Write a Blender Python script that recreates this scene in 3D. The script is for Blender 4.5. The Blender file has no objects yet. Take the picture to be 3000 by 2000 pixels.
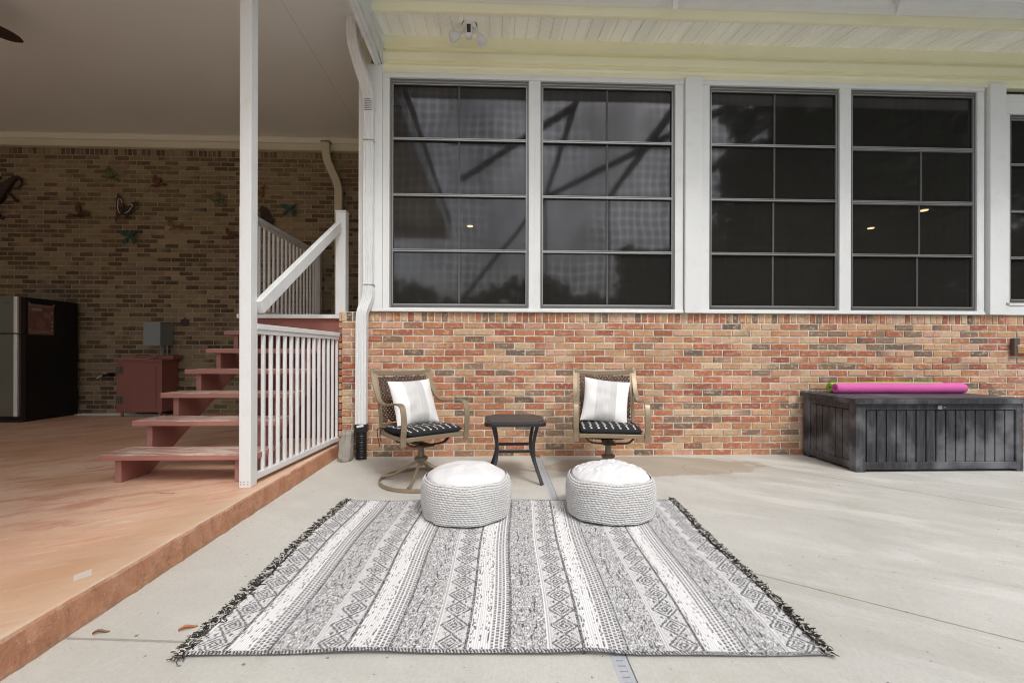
import bpy, bmesh, math, random
import numpy as np
from mathutils import Vector, Matrix, noise

R = math.radians
random.seed(11)
sc = bpy.context.scene
COL = sc.collection

# ------------------------------------------------------------------ camera
cam_d = bpy.data.cameras.new("camera")
cam = bpy.data.objects.new("camera", cam_d)
COL.objects.link(cam)
sc.camera = cam
cam_d.sensor_width = 36.0
cam_d.lens = 16.0
cam_d.shift_y = 0.011
cam_d.clip_start = 0.05
cam_d.clip_end = 500.0
cam.matrix_world = (Matrix.Translation((0, 0, 1.04)) @ Matrix.Rotation(-0.0367, 4, 'Z')
                    @ Matrix.Rotation(R(90), 4, 'X') @ Matrix.Rotation(0.0025, 4, 'Z'))

# ------------------------------------------------------------------ world and sun (bright overcast)
SUN_EL, SUN_AZ = R(52), R(155)          # azimuth measured clockwise from +Y
world = bpy.data.worlds.new("World")
sc.world = world
world.use_nodes = True
wt = world.node_tree
wt.nodes.clear()
wo = wt.nodes.new('ShaderNodeOutputWorld')
wb = wt.nodes.new('ShaderNodeBackground')
ws = wt.nodes.new('ShaderNodeTexSky')
wh = wt.nodes.new('ShaderNodeHueSaturation')
ws.sky_type = 'NISHITA'
ws.sun_disc = False
ws.sun_elevation = SUN_EL
ws.sun_rotation = SUN_AZ
ws.air_density = 1.0
ws.dust_density = 4.0
ws.ozone_density = 1.0
wh.inputs['Saturation'].default_value = 0.42
wb.inputs['Strength'].default_value = 0.15
wt.links.new(ws.outputs[0], wh.inputs['Color'])
wt.links.new(wh.outputs[0], wb.inputs['Color'])
wt.links.new(wb.outputs[0], wo.inputs[0])

sd = bpy.data.lights.new("sun", 'SUN')
sd.energy = 0.85
sd.angle = R(10)
sd.color = (1.0, 0.97, 0.93)
sun = bpy.data.objects.new("sun", sd)
COL.objects.link(sun)
dv = Vector((math.sin(SUN_AZ) * math.cos(SUN_EL), math.cos(SUN_AZ) * math.cos(SUN_EL), math.sin(SUN_EL)))
sun.rotation_euler = dv.to_track_quat('Z', 'Y').to_euler()
sun.location = dv * 30

sc.view_settings.view_transform = 'Standard'
sc.view_settings.look = 'None'
sc.view_settings.exposure = 0.6
sc.view_settings.gamma = 1.0
sc.render.engine = 'CYCLES'
sc.cycles.pixel_filter_type = 'BLACKMAN_HARRIS'
sc.cycles.filter_width = 1.1
sc.cycles.max_bounces = 8
sc.cycles.diffuse_bounces = 6
sc.cycles.glossy_bounces = 4
sc.cycles.transparent_max_bounces = 8


# ------------------------------------------------------------------ node helper
class NT:
    def __init__(s, name):
        s.m = bpy.data.materials.new(name)
        s.m.use_nodes = True
        s.t = s.m.node_tree
        s.b = s.t.nodes['Principled BSDF']
        s.out = s.t.nodes['Material Output']
        s._co = None

    def n(s, typ, **kw):
        nd = s.t.nodes.new(typ)
        for k, v in kw.items():
            setattr(nd, k, v)
        return nd

    def put(s, sock, v):
        if v is None:
            return
        if isinstance(v, bpy.types.NodeSocket):
            s.t.links.new(v, sock)
        else:
            if isinstance(v, (tuple, list)) and len(v) == 3 and sock.type == 'RGBA':
                v = (*v, 1)
            sock.default_value = v

    def co(s):
        if s._co is None:
            s._co = s.n('ShaderNodeTexCoord').outputs['Object']
        return s._co

    def xyz(s, v=None):
        nd = s.n('ShaderNodeSeparateXYZ')
        s.put(nd.inputs[0], v or s.co())
        return nd.outputs

    def vec(s, x, y, z):
        nd = s.n('ShaderNodeCombineXYZ')
        for i, q in enumerate((x, y, z)):
            s.put(nd.inputs[i], q)
        return nd.outputs[0]

    def mapv(s, scale=(1, 1, 1), rot=(0, 0, 0), loc=(0, 0, 0), v=None):
        v = v or s.co()
        if any(rot):                       # rotate first, then stretch
            r0 = s.n('ShaderNodeMapping')
            s.put(r0.inputs['Vector'], v)
            r0.inputs['Rotation'].default_value = rot
            v = r0.outputs[0]
        nd = s.n('ShaderNodeMapping')
        s.put(nd.inputs['Vector'], v)
        nd.inputs['Scale'].default_value = scale
        nd.inputs['Location'].default_value = loc
        return nd.outputs[0]

    def math(s, op, a, b=None, c=None):
        nd = s.n('ShaderNodeMath', operation=op)
        s.put(nd.inputs[0], a)
        if b is not None:
            s.put(nd.inputs[1], b)
        if c is not None:
            s.put(nd.inputs[2], c)
        return nd.outputs[0]

    def noise(s, scale=5, detail=4, rough=.55, v=None, dist=0.0):
        nd = s.n('ShaderNodeTexNoise')
        s.put(nd.inputs['Vector'], v or s.co())
        nd.inputs['Scale'].default_value = scale
        nd.inputs['Detail'].default_value = detail
        nd.inputs['Roughness'].default_value = rough
        nd.inputs['Distortion'].default_value = dist
        return nd.outputs['Fac']

    def ss(s, v, a, b, lo=0.0, hi=1.0):
        nd = s.n('ShaderNodeMapRange', interpolation_type='SMOOTHSTEP')
        s.put(nd.inputs[0], v)
        for i, q in enumerate((a, b, lo, hi)):
            nd.inputs[i + 1].default_value = q
        return nd.outputs[0]

    def mix(s, f, a, b, blend='MIX'):
        nd = s.n('ShaderNodeMix', data_type='RGBA', blend_type=blend)
        s.put(nd.inputs[0], f)
        s.put(nd.inputs[6], a)
        s.put(nd.inputs[7], b)
        return nd.outputs[2]

    def attr(s, name='Col'):
        nd = s.n('ShaderNodeAttribute', attribute_name=name)
        return nd.outputs['Color']

    def bump(s, h, strength=.3, dist=.01, nrm=None):
        nd = s.n('ShaderNodeBump')
        s.put(nd.inputs['Height'], h)
        nd.inputs['Strength'].default_value = strength
        nd.inputs['Distance'].default_value = dist
        if nrm is not None:
            s.put(nd.inputs['Normal'], nrm)
        return nd.outputs[0]

    def fin(s, col=None, rough=None, metal=None, nrm=None, spec=None):
        s.put(s.b.inputs['Base Color'], col)
        s.put(s.b.inputs['Roughness'], rough)
        s.put(s.b.inputs['Metallic'], metal)
        s.put(s.b.inputs['Normal'], nrm)
        s.put(s.b.inputs['Specular IOR Level'], spec)
        return s.m


def sc3(c, k):
    return tuple(min(1.0, x * k) for x in c)


def paint(name, col, rough=.5, var=.08, scale=3.0, metal=0.0, bstr=.08, bscale=40, spec=.5, dirt=None, dirtamt=.25):
    """plain painted / metal surface with slight mottling"""
    t = NT(name)
    n1 = t.noise(scale, 5)
    c = t.mix(n1, sc3(col, 1 - var), sc3(col, 1 + var))
    if dirt:
        c = t.mix(t.math('MULTIPLY', t.ss(t.noise(scale * 2.3, 8, .7), .5, .75), dirtamt), c, dirt)
    r = t.math('MULTIPLY_ADD', t.noise(scale * 3, 4), .2, rough - .1)
    nb = t.bump(t.noise(bscale, 3), bstr, .004)
    return t.fin(c, r, metal, nb, spec)


# ------------------------------------------------------------------ mesh helper
class MB:
    def __init__(s):
        s.v = []
        s.f = []
        s.c = []
        s.mi = []

    def add(s, vs, fs, col=None, mi=0):
        o = len(s.v)
        s.v += [tuple(p) for p in vs]
        s.f += [tuple(i + o for i in f) for f in fs]
        s.mi += [mi] * len(fs)
        if isinstance(col, list):
            s.c += col
        else:
            s.c += [col or (1, 1, 1)] * len(vs)
        return s

    def box(s, x0, x1, y0, y1, z0, z1, col=None, mi=0, M=None):
        vs = [Vector(p) for p in ((x0, y0, z0), (x1, y0, z0), (x1, y1, z0), (x0, y1, z0),
                                  (x0, y0, z1), (x1, y0, z1), (x1, y1, z1), (x0, y1, z1))]
        if M is not None:
            vs = [M @ p for p in vs]
        return s.add(vs, [(0, 3, 2, 1), (4, 5, 6, 7), (0, 1, 5, 4), (1, 2, 6, 5), (2, 3, 7, 6), (3, 0, 4, 7)], col, mi)

    def prism(s, poly, fn, a, b, col=None, mi=0):
        """poly: 2D points; fn(u, v, w) -> 3D point; extruded from w=a to w=b"""
        n = len(poly)
        vs = [fn(p[0], p[1], a) for p in poly] + [fn(p[0], p[1], b) for p in poly]
        fs = [tuple(range(n - 1, -1, -1)), tuple(range(n, 2 * n))]
        fs += [(i, (i + 1) % n, n + (i + 1) % n, n + i) for i in range(n)]
        return s.add(vs, fs, col, mi)

    def tube(s, path, r, n=10, caps=True, col=None, mi=0, closed=False):
        path = [Vector(p) for p in path]
        m = len(path)
        rs = r if isinstance(r, (list, tuple)) else [r] * m
        vs, fs = [], []
        prev = None
        for i, p in enumerate(path):
            if closed:
                t = path[(i + 1) % m] - path[i - 1]
            else:
                t = path[min(i + 1, m - 1)] - path[max(i - 1, 0)]
            t.normalize()
            if prev is None:
                a = Vector((0, 0, 1)) if abs(t.z) < .9 else Vector((1, 0, 0))
                u = t.cross(a).normalized()
            else:
                u = (prev - t * prev.dot(t)).normalized()
            prev = u
            w = t.cross(u)
            for k in range(n):
                a = 2 * math.pi * k / n
                vs.append(p + (u * math.cos(a) + w * math.sin(a)) * rs[i])
        rng = m if closed else m - 1
        for i in range(rng):
            j = (i + 1) % m
            for k in range(n):
                k2 = (k + 1) % n
                fs.append((i * n + k, i * n + k2, j * n + k2, j * n + k))
        if caps and not closed:
            fs.append(tuple(range(n - 1, -1, -1)))
            fs.append(tuple((m - 1) * n + k for k in range(n)))
        return s.add(vs, fs, col, mi)

    def sweep(s, path, side, w, h, closed=False, col=None, mi=0):
        """rectangular bar: w along side, h along the normal"""
        path = [Vector(p) for p in path]
        m = len(path)
        vs, fs = [], []
        for i, p in enumerate(path):
            if closed:
                t = path[(i + 1) % m] - path[i - 1]
            else:
                t = path[min(i + 1, m - 1)] - path[max(i - 1, 0)]
            t.normalize()
            sd_ = Vector(side(i) if callable(side) else side)
            sd_ = (sd_ - t * sd_.dot(t)).normalized()
            nn = sd_.cross(t)
            ww = w[i] if isinstance(w, (list, tuple)) else w
            hh = h[i] if isinstance(h, (list, tuple)) else h
            for a, b in ((-1, -1), (1, -1), (1, 1), (-1, 1)):
                vs.append(p + sd_ * ww * .5 * a + nn * hh * .5 * b)
        rng = m if closed else m - 1
        for i in range(rng):
            j = (i + 1) % m
            for k in range(4):
                k2 = (k + 1) % 4
                fs.append((i * 4 + k, i * 4 + k2, j * 4 + k2, j * 4 + k))
        if not closed:
            fs.append((3, 2, 1, 0))
            fs.append(tuple((m - 1) * 4 + k for k in range(4)))
        return s.add(vs, fs, col, mi)

    def lathe(s, prof, n=32, c=(0, 0, 0), col=None, mi=0):
        vs, fs = [], []
        for r, z in prof:
            for k in range(n):
                a = 2 * math.pi * k / n
                vs.append((c[0] + r * math.cos(a), c[1] + r * math.sin(a), c[2] + z))
        for i in range(len(prof) - 1):
            for k in range(n):
                k2 = (k + 1) % n
                fs.append((i * n + k, i * n + k2, (i + 1) * n + k2, (i + 1) * n + k))
        fs.append(tuple(range(n - 1, -1, -1)))
        fs.append(tuple((len(prof) - 1) * n + k for k in range(n)))
        return s.add(vs, fs, col, mi)

    def leaf(s, p0, p1, wid, th=.006, y=0.0, bend=0.0, n=8, col=None):
        """lens-shaped plate in the XZ plane from p0 to p1 (x,z)"""
        a = Vector((p0[0], 0, p0[1]))
        b = Vector((p1[0], 0, p1[1]))
        d = b - a
        nn = Vector((-d.z, 0, d.x)).normalized()
        up, lo = [], []
        for i in range(n + 1):
            t = i / n
            w = wid * .5 * math.sin(math.pi * min(1, t * .92 + .04)) ** .8
            c = a + d * t + nn * bend * math.sin(math.pi * t)
            up.append((c + nn * w))
            lo.append((c - nn * w))
        poly = up + lo[::-1]
        return s.prism([(p.x, p.z) for p in poly], lambda u, v, w: (u, w, v), y - th, y + th, col)

    def build(s, name, mat, parent=None, smooth=False, bevel=0.0, seg=2, angle=35):
        off = Vector((0, 0, 0))
        q = parent
        while q is not None:
            off += q.location
            q = q.parent
        me = bpy.data.meshes.new(name)
        me.from_pydata([(p[0] - off.x, p[1] - off.y, p[2] - off.z) for p in s.v], [], s.f)
        mats = mat if isinstance(mat, (list, tuple)) else [mat]
        for m in mats:
            me.materials.append(m)
        if len(mats) > 1:
            me.polygons.foreach_set('material_index', s.mi)
        if any(c != (1, 1, 1) for c in s.c[:50] + s.c[-50:]) or any(c != (1, 1, 1) for c in s.c):
            ca = me.color_attributes.new('Col', 'FLOAT_COLOR', 'POINT')
            arr = np.ones((len(s.v), 4), dtype=np.float32)
            arr[:, :3] = np.array(s.c, dtype=np.float32)[:, :3]
            ca.data.foreach_set('color', arr.ravel())
        bm = bmesh.new()
        bm.from_mesh(me)
        bmesh.ops.recalc_face_normals(bm, faces=bm.faces)
        bm.to_mesh(me)
        bm.free()
        if smooth:
            me.polygons.foreach_set('use_smooth', [True] * len(me.polygons))
            me.set_sharp_from_angle(angle=R(angle))
        me.update()
        o = bpy.data.objects.new(name, me)
        COL.objects.link(o)
        if parent is not None:
            o.parent = parent
        if bevel > 0:
            b = o.modifiers.new('bevel', 'BEVEL')
            b.width = bevel
            b.segments = seg
            b.limit_method = 'ANGLE'
            b.angle_limit = R(40)
            b.harden_normals = False
        return o


def thing(name, label, cat, loc=(0, 0, 0), group=None, rz=0.0):
    o = bpy.data.objects.new(name, None)
    o.empty_display_size = .1
    COL.objects.link(o)
    o.location = loc
    o.rotation_euler = (0, 0, rz)
    return tag(o, label, cat, group)


def tag(o, label, cat, group=None):
    o['label'] = label
    o['category'] = cat
    if group:
        o['group'] = group
    return o


def struct(o, label=None):
    o['kind'] = 'structure'
    if label:
        o['label'] = label
    return o


def dup(root):
    """copy of a thing with its parts and sub-parts (mesh data shared)"""
    r = root.copy()
    COL.objects.link(r)
    for ch in list(root.children):
        c = ch.copy()
        COL.objects.link(c)
        c.parent = r
        for g in list(ch.children):
            d = g.copy()
            COL.objects.link(d)
            d.parent = c
    return r


def cr(pts, n=6, closed=False):
    """Catmull-Rom through points"""
    P = [Vector(p) for p in pts]
    out = []
    m = len(P)
    rng = m if closed else m - 1
    for i in range(rng):
        if closed:
            p0, p1, p2, p3 = P[i - 1], P[i], P[(i + 1) % m], P[(i + 2) % m]
        else:
            p0, p1, p2, p3 = P[max(i - 1, 0)], P[i], P[i + 1], P[min(i + 2, m - 1)]
        for k in range(n):
            t = k / n
            out.append(.5 * ((2 * p1) + (p2 - p0) * t + (2 * p0 - 5 * p1 + 4 * p2 - p3) * t * t
                             + (3 * p1 - p0 - 3 * p2 + p3) * t ** 3))
    if not closed:
        out.append(P[-1])
    return out


# ------------------------------------------------------------------ materials
def m_patio():
    t = NT('patio_concrete')
    x, y, z = t.xyz()
    big = t.noise(.9, 5, .6)
    light_streak = t.noise(1.6, 6, .6, v=t.mapv(scale=(.6, 2.6, 1), rot=(0, 0, R(36))), dist=.5)
    fine = t.noise(60, 4, .7)
    broom = t.noise(28, 3, .6, v=t.mapv(scale=(6, .35, 1), rot=(0, 0, R(8))))
    c = t.mix(t.ss(big, .3, .7), (.50, .49, .45), (.605, .60, .56))
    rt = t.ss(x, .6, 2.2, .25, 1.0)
    c = t.mix(t.math('MULTIPLY', t.math('MULTIPLY', t.ss(light_streak, .50, .64), .6), rt), c, (.70, .70, .67))  # diagonal sunlight streaks painted into the concrete, stronger to the right
    c = t.mix(t.math('MULTIPLY', t.math('MULTIPLY', t.ss(light_streak, .46, .34), .4), rt), c, (.40, .385, .335))
    c = t.mix(t.math('MULTIPLY', t.ss(t.noise(2.2, 6, .65), .54, .7), .22), c, (.42, .38, .29))
    c = t.mix(t.math('MULTIPLY', t.ss(fine, .35, .7), .22), c, (.36, .345, .305))
    c = t.mix(t.math('MULTIPLY', t.ss(t.noise(130, 2, .5), .6, .7), .3), c, (.26, .24, .20))
    c = t.mix(t.math('MULTIPLY', t.ss(broom, .52, .7), .22), c, (.72, .71, .67))
    c = t.mix(t.ss(t.noise(34, 2, .4), .72, .76), c, (.22, .20, .17))
    c = t.mix(t.math('MULTIPLY', t.ss(t.noise(5.5, 8, .8), .60, .66), .16), c, (.30, .28, .24))
    # brown stain along the foot of the wall, right of the drain
    wob = t.math('MULTIPLY', t.math('SUBTRACT', t.noise(2.6, 4, .5), .5), 1.1)
    ex = t.math('DIVIDE', t.math('SUBTRACT', x, 1.42), 1.02)
    ey = t.math('DIVIDE', t.math('SUBTRACT', y, 4.16), .36)
    d = t.math('SQRT', t.math('ADD', t.math('MULTIPLY', ex, ex), t.math('MULTIPLY', ey, ey)))
    st = t.ss(t.math('ADD', d, wob), 1.02, .9)
    c = t.mix(t.math('MULTIPLY', st, .62), c, (.33, .27, .19))
    ex = t.math('DIVIDE', t.math('SUBTRACT', x, .10), .62)
    ey = t.math('DIVIDE', t.math('SUBTRACT', y, 4.0), .5)
    d2 = t.math('SQRT', t.math('ADD', t.math('MULTIPLY', ex, ex), t.math('MULTIPLY', ey, ey)))
    c = t.mix(t.math('MULTIPLY', t.ss(t.math('ADD', d2, wob), 1.2, .5), .25), c, (.36, .31, .23))
    # a pot ring left on the stain
    rx = t.math('SUBTRACT', x, 1.9)
    ry = t.math('SUBTRACT', y, 4.02)
    rr = t.math('ABSOLUTE', t.math('SUBTRACT', t.math('SQRT', t.math('ADD', t.math('MULTIPLY', rx, rx), t.math('MULTIPLY', ry, ry))), .2))
    c = t.mix(t.math('MULTIPLY', t.ss(rr, .012, .003), .45), c, (.36, .22, .12))
    # orange paint overspill beside the carport slab
    ov = t.ss(t.math('ADD', x, t.math('MULTIPLY', t.noise(14, 4), .05)), -1.515, -1.55)
    c = t.mix(t.math('MULTIPLY', ov, .6), c, (.45, .27, .16))
    # sawn joints
    hgt = t.math('MULTIPLY', fine, .3)
    jw = t.math('MULTIPLY', t.math('SUBTRACT', t.noise(22, 4, .6), .5), .012)
    for (x0, y0, x1, y1, w, dk) in ((-1.6, 1.717, -1.0, 1.668, .009, .5), (1.0, 2.285, 2.6, 1.045, .007, .6),
                                    (2.2, 4.44, 4.6, 1.62, .0055, .95), (-1.0, 1.668, 1.0, 2.285, .004, .2)):
        L = math.hypot(x1 - x0, y1 - y0)
        nx, ny = -(y1 - y0) / L, (x1 - x0) / L
        tx, ty = (x1 - x0) / L, (y1 - y0) / L
        dist = t.math('ABSOLUTE', t.math('ADD', t.math('ADD', t.math('MULTIPLY', x, nx), t.math('MULTIPLY', y, ny)),
                                         t.math('ADD', jw, -(x0 * nx + y0 * ny))))
        al = t.math('ADD', t.math('MULTIPLY', x, tx), t.math('MULTIPLY', y, ty))
        a0 = x0 * tx + y0 * ty
        inside = t.math('MULTIPLY', t.math('GREATER_THAN', al, a0), t.math('LESS_THAN', al, a0 + L))
        k = t.math('MULTIPLY', t.ss(dist, w, w * .45), inside)
        c = t.mix(t.math('MULTIPLY', k, dk), c, (.17, .155, .125))
        hgt = t.math('SUBTRACT', hgt, t.math('MULTIPLY', k, 2.0))
    nb = t.bump(t.math('ADD', hgt, t.math('MULTIPLY', broom, .35)), .22, .006)
    r = t.math('MULTIPLY_ADD', light_streak, -.35, .78)
    return t.fin(c, r, 0, nb, .35)


def m_slab():
    t = NT('painted_slab')
    x, y, z = t.xyz()
    g = t.n('ShaderNodeNewGeometry').outputs['Normal']
    up = t.xyz(g)[2]
    big = t.noise(.7, 4, .6, v=t.mapv(scale=(.7, 1.3, 1), rot=(0, 0, R(-40))), dist=.8)
    sm = t.noise(3.2, 6, .65, v=t.mapv(scale=(.6, 1.9, 1), rot=(0, 0, R(-35))), dist=.4)
    fine = t.noise(45, 5, .7)
    top = t.mix(t.ss(big, .36, .64), (.66, .40, .265), (.75, .53, .395))
    top = t.mix(t.math('MULTIPLY', t.ss(sm, .48, .64), .8), top, (.57, .26, .18))
    sc_ = t.noise(9, 7, .75, v=t.mapv(scale=(.5, 2.4, 1), rot=(0, 0, R(-30))), dist=.7)
    top = t.mix(t.math('MULTIPLY', t.ss(sc_, .55, .62), .5), top, (.80, .62, .50))
    top = t.mix(t.math('MULTIPLY', t.ss(t.noise(24, 5, .7), .6, .68), .35), top, (.42, .22, .13))
    top = t.mix(t.math('MULTIPLY', t.ss(sm, .44, .25), .5), top, (.50, .33, .19))
    top = t.mix(t.math('MULTIPLY', t.ss(t.noise(1.1, 3, .5, v=t.mapv(loc=(3, 1, 0))), .5, .66), .45), top, (.44, .26, .14))
    edge = t.ss(x, -1.78, -1.57)
    top = t.mix(t.math('MULTIPLY', edge, .45), top, (.68, .50, .36))
    top = t.mix(t.math('MULTIPLY', t.ss(x, -1.585, -1.57), t.ss(t.noise(30, 4), .4, .6)), top, (.55, .50, .42))
    # bare diamond where the paint has lifted
    a = t.math('SUBTRACT', x, -1.68)
    b = t.math('SUBTRACT', y, 1.92)
    d = t.math('ADD', t.math('ABSOLUTE', t.math('DIVIDE', t.math('ADD', a, t.math('MULTIPLY', b, .2)), .035)),
               t.math('ABSOLUTE', t.math('DIVIDE', b, .055)))
    d = t.math('ADD', d, t.math('MULTIPLY', t.math('SUBTRACT', t.noise(30, 3), .5), .4))
    top = t.mix(t.ss(d, 1.05, .95), top, (.62, .56, .5))
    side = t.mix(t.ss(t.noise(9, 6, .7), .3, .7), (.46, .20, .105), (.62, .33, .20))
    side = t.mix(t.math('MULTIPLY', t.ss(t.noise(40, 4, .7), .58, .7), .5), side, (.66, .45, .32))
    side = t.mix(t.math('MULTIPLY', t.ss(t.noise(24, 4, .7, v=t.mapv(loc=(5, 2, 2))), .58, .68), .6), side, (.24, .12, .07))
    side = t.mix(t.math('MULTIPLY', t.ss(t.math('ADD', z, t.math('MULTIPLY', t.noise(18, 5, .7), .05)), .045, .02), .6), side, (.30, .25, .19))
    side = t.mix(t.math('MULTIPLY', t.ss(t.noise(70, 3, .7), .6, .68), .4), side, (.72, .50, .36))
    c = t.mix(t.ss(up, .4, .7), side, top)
    h = t.math('MULTIPLY', t.math('SUBTRACT', 1.0, t.ss(up, .4, .7)), t.noise(55, 6, .75))
    nb = t.bump(t.math('ADD', h, t.math('MULTIPLY', fine, .04)), .9, .012)
    r = t.math('MULTIPLY_ADD', sm, -.3, .72)
    return t.fin(c, r, 0, nb, .4)


def m_brick(name, dark=False):
    t = NT(name)
    c0 = t.attr()
    n1 = t.noise(20, 6, .75, v=t.mapv(scale=(1, 1, 1.6)))
    n2 = t.noise(110, 4, .7)
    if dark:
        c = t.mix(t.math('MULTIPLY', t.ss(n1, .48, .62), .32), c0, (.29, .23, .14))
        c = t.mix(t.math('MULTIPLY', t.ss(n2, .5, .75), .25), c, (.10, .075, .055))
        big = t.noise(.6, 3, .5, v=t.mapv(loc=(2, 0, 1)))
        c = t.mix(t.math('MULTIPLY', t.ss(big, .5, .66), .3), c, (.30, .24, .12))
    else:
        n3 = t.noise(38, 4, .75, v=t.mapv(scale=(.8, 1, 1.7), rot=(0, .5, 0)), dist=1.5)
        c = t.mix(t.math('MULTIPLY', t.ss(n1, .53, .60), .62), c0, (.66, .47, .31))
        c = t.mix(t.math('MULTIPLY', t.ss(n1, .43, .36), .55), c, (.30, .115, .065))
        c = t.mix(t.math('MULTIPLY', t.ss(n3, .57, .63), .55), c, (.16, .09, .06))
        c = t.mix(t.math('MULTIPLY', t.ss(n3, .40, .35), .5), c, (.78, .64, .48))
        c = t.mix(t.math('MULTIPLY', t.ss(n2, .62, .70), .6), c, (.10, .06, .04))
        c = t.mix(t.math('MULTIPLY', t.ss(t.noise(1.1, 3, .5, v=t.mapv(loc=(7, 0, 2))), .5, .64), .28), c, (.36, .18, .085))
        x, y, z = t.xyz()
        wh = t.math('MULTIPLY', t.ss(x, 2.2, 4.6), t.ss(t.noise(5, 7, .7), .42, .62))
        c = t.mix(t.math('MULTIPLY', wh, .78), c, (.66, .60, .55))
        foot = t.math('MULTIPLY', t.ss(z, .5, .05), t.ss(t.noise(7, 6, .7), .4, .6))
        c = t.mix(t.math('MULTIPLY', foot, .35), c, (.36, .20, .10))
    nb = t.bump(t.math('ADD', n1, t.math('MULTIPLY', n2, .6)), .7, .006)
    return t.fin(c, .85, 0, nb, .3)


def m_mortar(name, col):
    t = NT(name)
    c = t.mix(t.ss(t.noise(9, 7, .75), .35, .65), sc3(col, .72), sc3(col, 1.12))
    c = t.mix(t.math('MULTIPLY', t.ss(t.noise(90, 3, .6), .6, .75), .5), c, sc3(col, .5))
    return t.fin(c, .92, 0, t.bump(t.noise(120, 4, .7), .8, .004), .2)


def m_redwood():
    """oxide-red paint worn to pale grain on treads"""
    t = NT('worn_red_paint')
    x, y, z = t.xyz()
    g = t.n('ShaderNodeNewGeometry').outputs['Normal']
    up = t.ss(t.xyz(g)[2], .5, .8)
    grain = t.noise(3.0, 7, .7, v=t.mapv(scale=(1.6, 22, 22)), dist=.5)
    big = t.noise(3.5, 4, .6)
    c = t.mix(big, (.31, .135, .115), (.42, .20, .165))
    c = t.mix(t.math('MULTIPLY', t.ss(grain, .50, .68), .28), c, (.50, .28, .22))
    wear = t.math('MULTIPLY', t.ss(grain, .44, .56), t.ss(big, .26, .52))
    wear = t.math('MULTIPLY', wear, up)
    c = t.mix(t.math('MULTIPLY', up, .35), c, (.52, .25, .19))
    c = t.mix(t.math('MULTIPLY', wear, .95), c, (.66, .60, .52))
    chip = t.ss(t.noise(22, 6, .75, v=t.mapv(scale=(.6, 3, 3))), .64, .68)
    c = t.mix(t.math('MULTIPLY', chip, .6), c, (.62, .52, .43))
    return t.fin(c, .6, 0, t.bump(grain, .35, .004), .35)


def m_glass():
    """clear vinyl glazing behind charcoal insect screen"""
    t = NT('screened_glazing')
    x, y, z = t.xyz()
    wv = t.math('MULTIPLY', t.math('ADD', t.math('SINE', t.math('MULTIPLY', x, 48)), t.math('MULTIPLY', t.noise(6, 2), 1.0)), .5)
    wz = t.math('MULTIPLY', t.math('SINE', t.math('MULTIPLY', z, 50)), .5)
    grid = t.math('MULTIPLY', t.math('ADD', wv, wz), .5)
    jx = t.math('ADD', x, t.math('MULTIPLY', t.noise(1.5, 2, .5), .16))
    jz = t.math('ADD', z, t.math('MULTIPLY', t.noise(1.3, 2, .5, v=t.mapv(loc=(4, 0, 4))), .16))
    gx = t.math('POWER', t.math('MULTIPLY_ADD', t.math('SINE', t.math('MULTIPLY', jx, 74)), .5, .5), 2.5)
    gz = t.math('POWER', t.math('MULTIPLY_ADD', t.math('SINE', t.math('MULTIPLY', jz, 66)), .5, .5), 2.5)
    plaid = t.math('ADD', t.math('MULTIPLY', gx, .55), t.math('MULTIPLY', gz, .45))
    fade = t.ss(t.noise(.9, 2, .5, v=t.mapv(loc=(1, 0, 7))), .38, .6)
    soft = t.noise(1.6, 3, .5, v=t.mapv(scale=(1, 1, .6)))
    nb = t.bump(t.math('ADD', t.math('MULTIPLY', t.noise(2.2, 2, .4), 1.0), t.math('MULTIPLY', grid, .004)), .035, .02)
    gl = t.n('ShaderNodeBsdfGlossy')
    gl.inputs['Roughness'].default_value = .055
    k = t.math('ADD', t.math('MULTIPLY', t.math('MULTIPLY', plaid, fade), .5), t.math('MULTIPLY', t.ss(soft, .28, .72), .5))  # mottled, plaid brightness of the reflection painted into the gloss tint
    k = t.math('ADD', k, .12)
    t.put(gl.inputs['Color'], t.mix(k, (.22, .22, .23), (1.0, 1.0, 1.04)))
    t.put(gl.inputs['Normal'], nb)
    fr = t.n('ShaderNodeFresnel')
    fr.inputs['IOR'].default_value = 1.8
    tr = t.n('ShaderNodeBsdfTransparent')
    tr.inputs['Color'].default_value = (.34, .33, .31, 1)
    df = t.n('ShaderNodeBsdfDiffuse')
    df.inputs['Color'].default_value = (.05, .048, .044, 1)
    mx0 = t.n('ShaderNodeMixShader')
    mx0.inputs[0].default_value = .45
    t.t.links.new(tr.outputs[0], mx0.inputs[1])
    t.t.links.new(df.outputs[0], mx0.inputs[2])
    mx = t.n('ShaderNodeMixShader')
    t.put(mx.inputs[0], t.math('MULTIPLY', fr.outputs[0], 1.0))
    t.t.links.new(mx0.outputs[0], mx.inputs[1])
    t.t.links.new(gl.outputs[0], mx.inputs[2])
    t.t.links.new(mx.outputs[0], t.out.inputs[0])
    return t.m


def m_soffit():
    t = NT('vented_soffit_vinyl')
    x, y, z = t.xyz()
    ph = t.math('FRACT', t.math('DIVIDE', t.math('ADD', x, 20 * .48 - .66), .48))
    perf = t.math('LESS_THAN', ph, .5)
    a = t.math('SINE', t.math('MULTIPLY', t.math('ADD', x, y), 300))
    b = t.math('SINE', t.math('MULTIPLY', t.math('SUBTRACT', x, y), 300))
    dots = t.ss(t.math('MULTIPLY', a, b), .15, .6)
    c = t.mix(t.noise(2.2, 5), (.95, .96, .90), (.97, .98, .94))
    c = t.mix(t.math('MULTIPLY', t.math('MULTIPLY', dots, perf), .42), c, (.35, .35, .30))
    return t.fin(c, .45, 0, None, .4)


def m_wallart(name, col, col2):
    t = NT(name)
    c = t.mix(t.ss(t.noise(30, 4), .4, .6), col, col2)
    return t.fin(c, .45, .35, None, .5)


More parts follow.
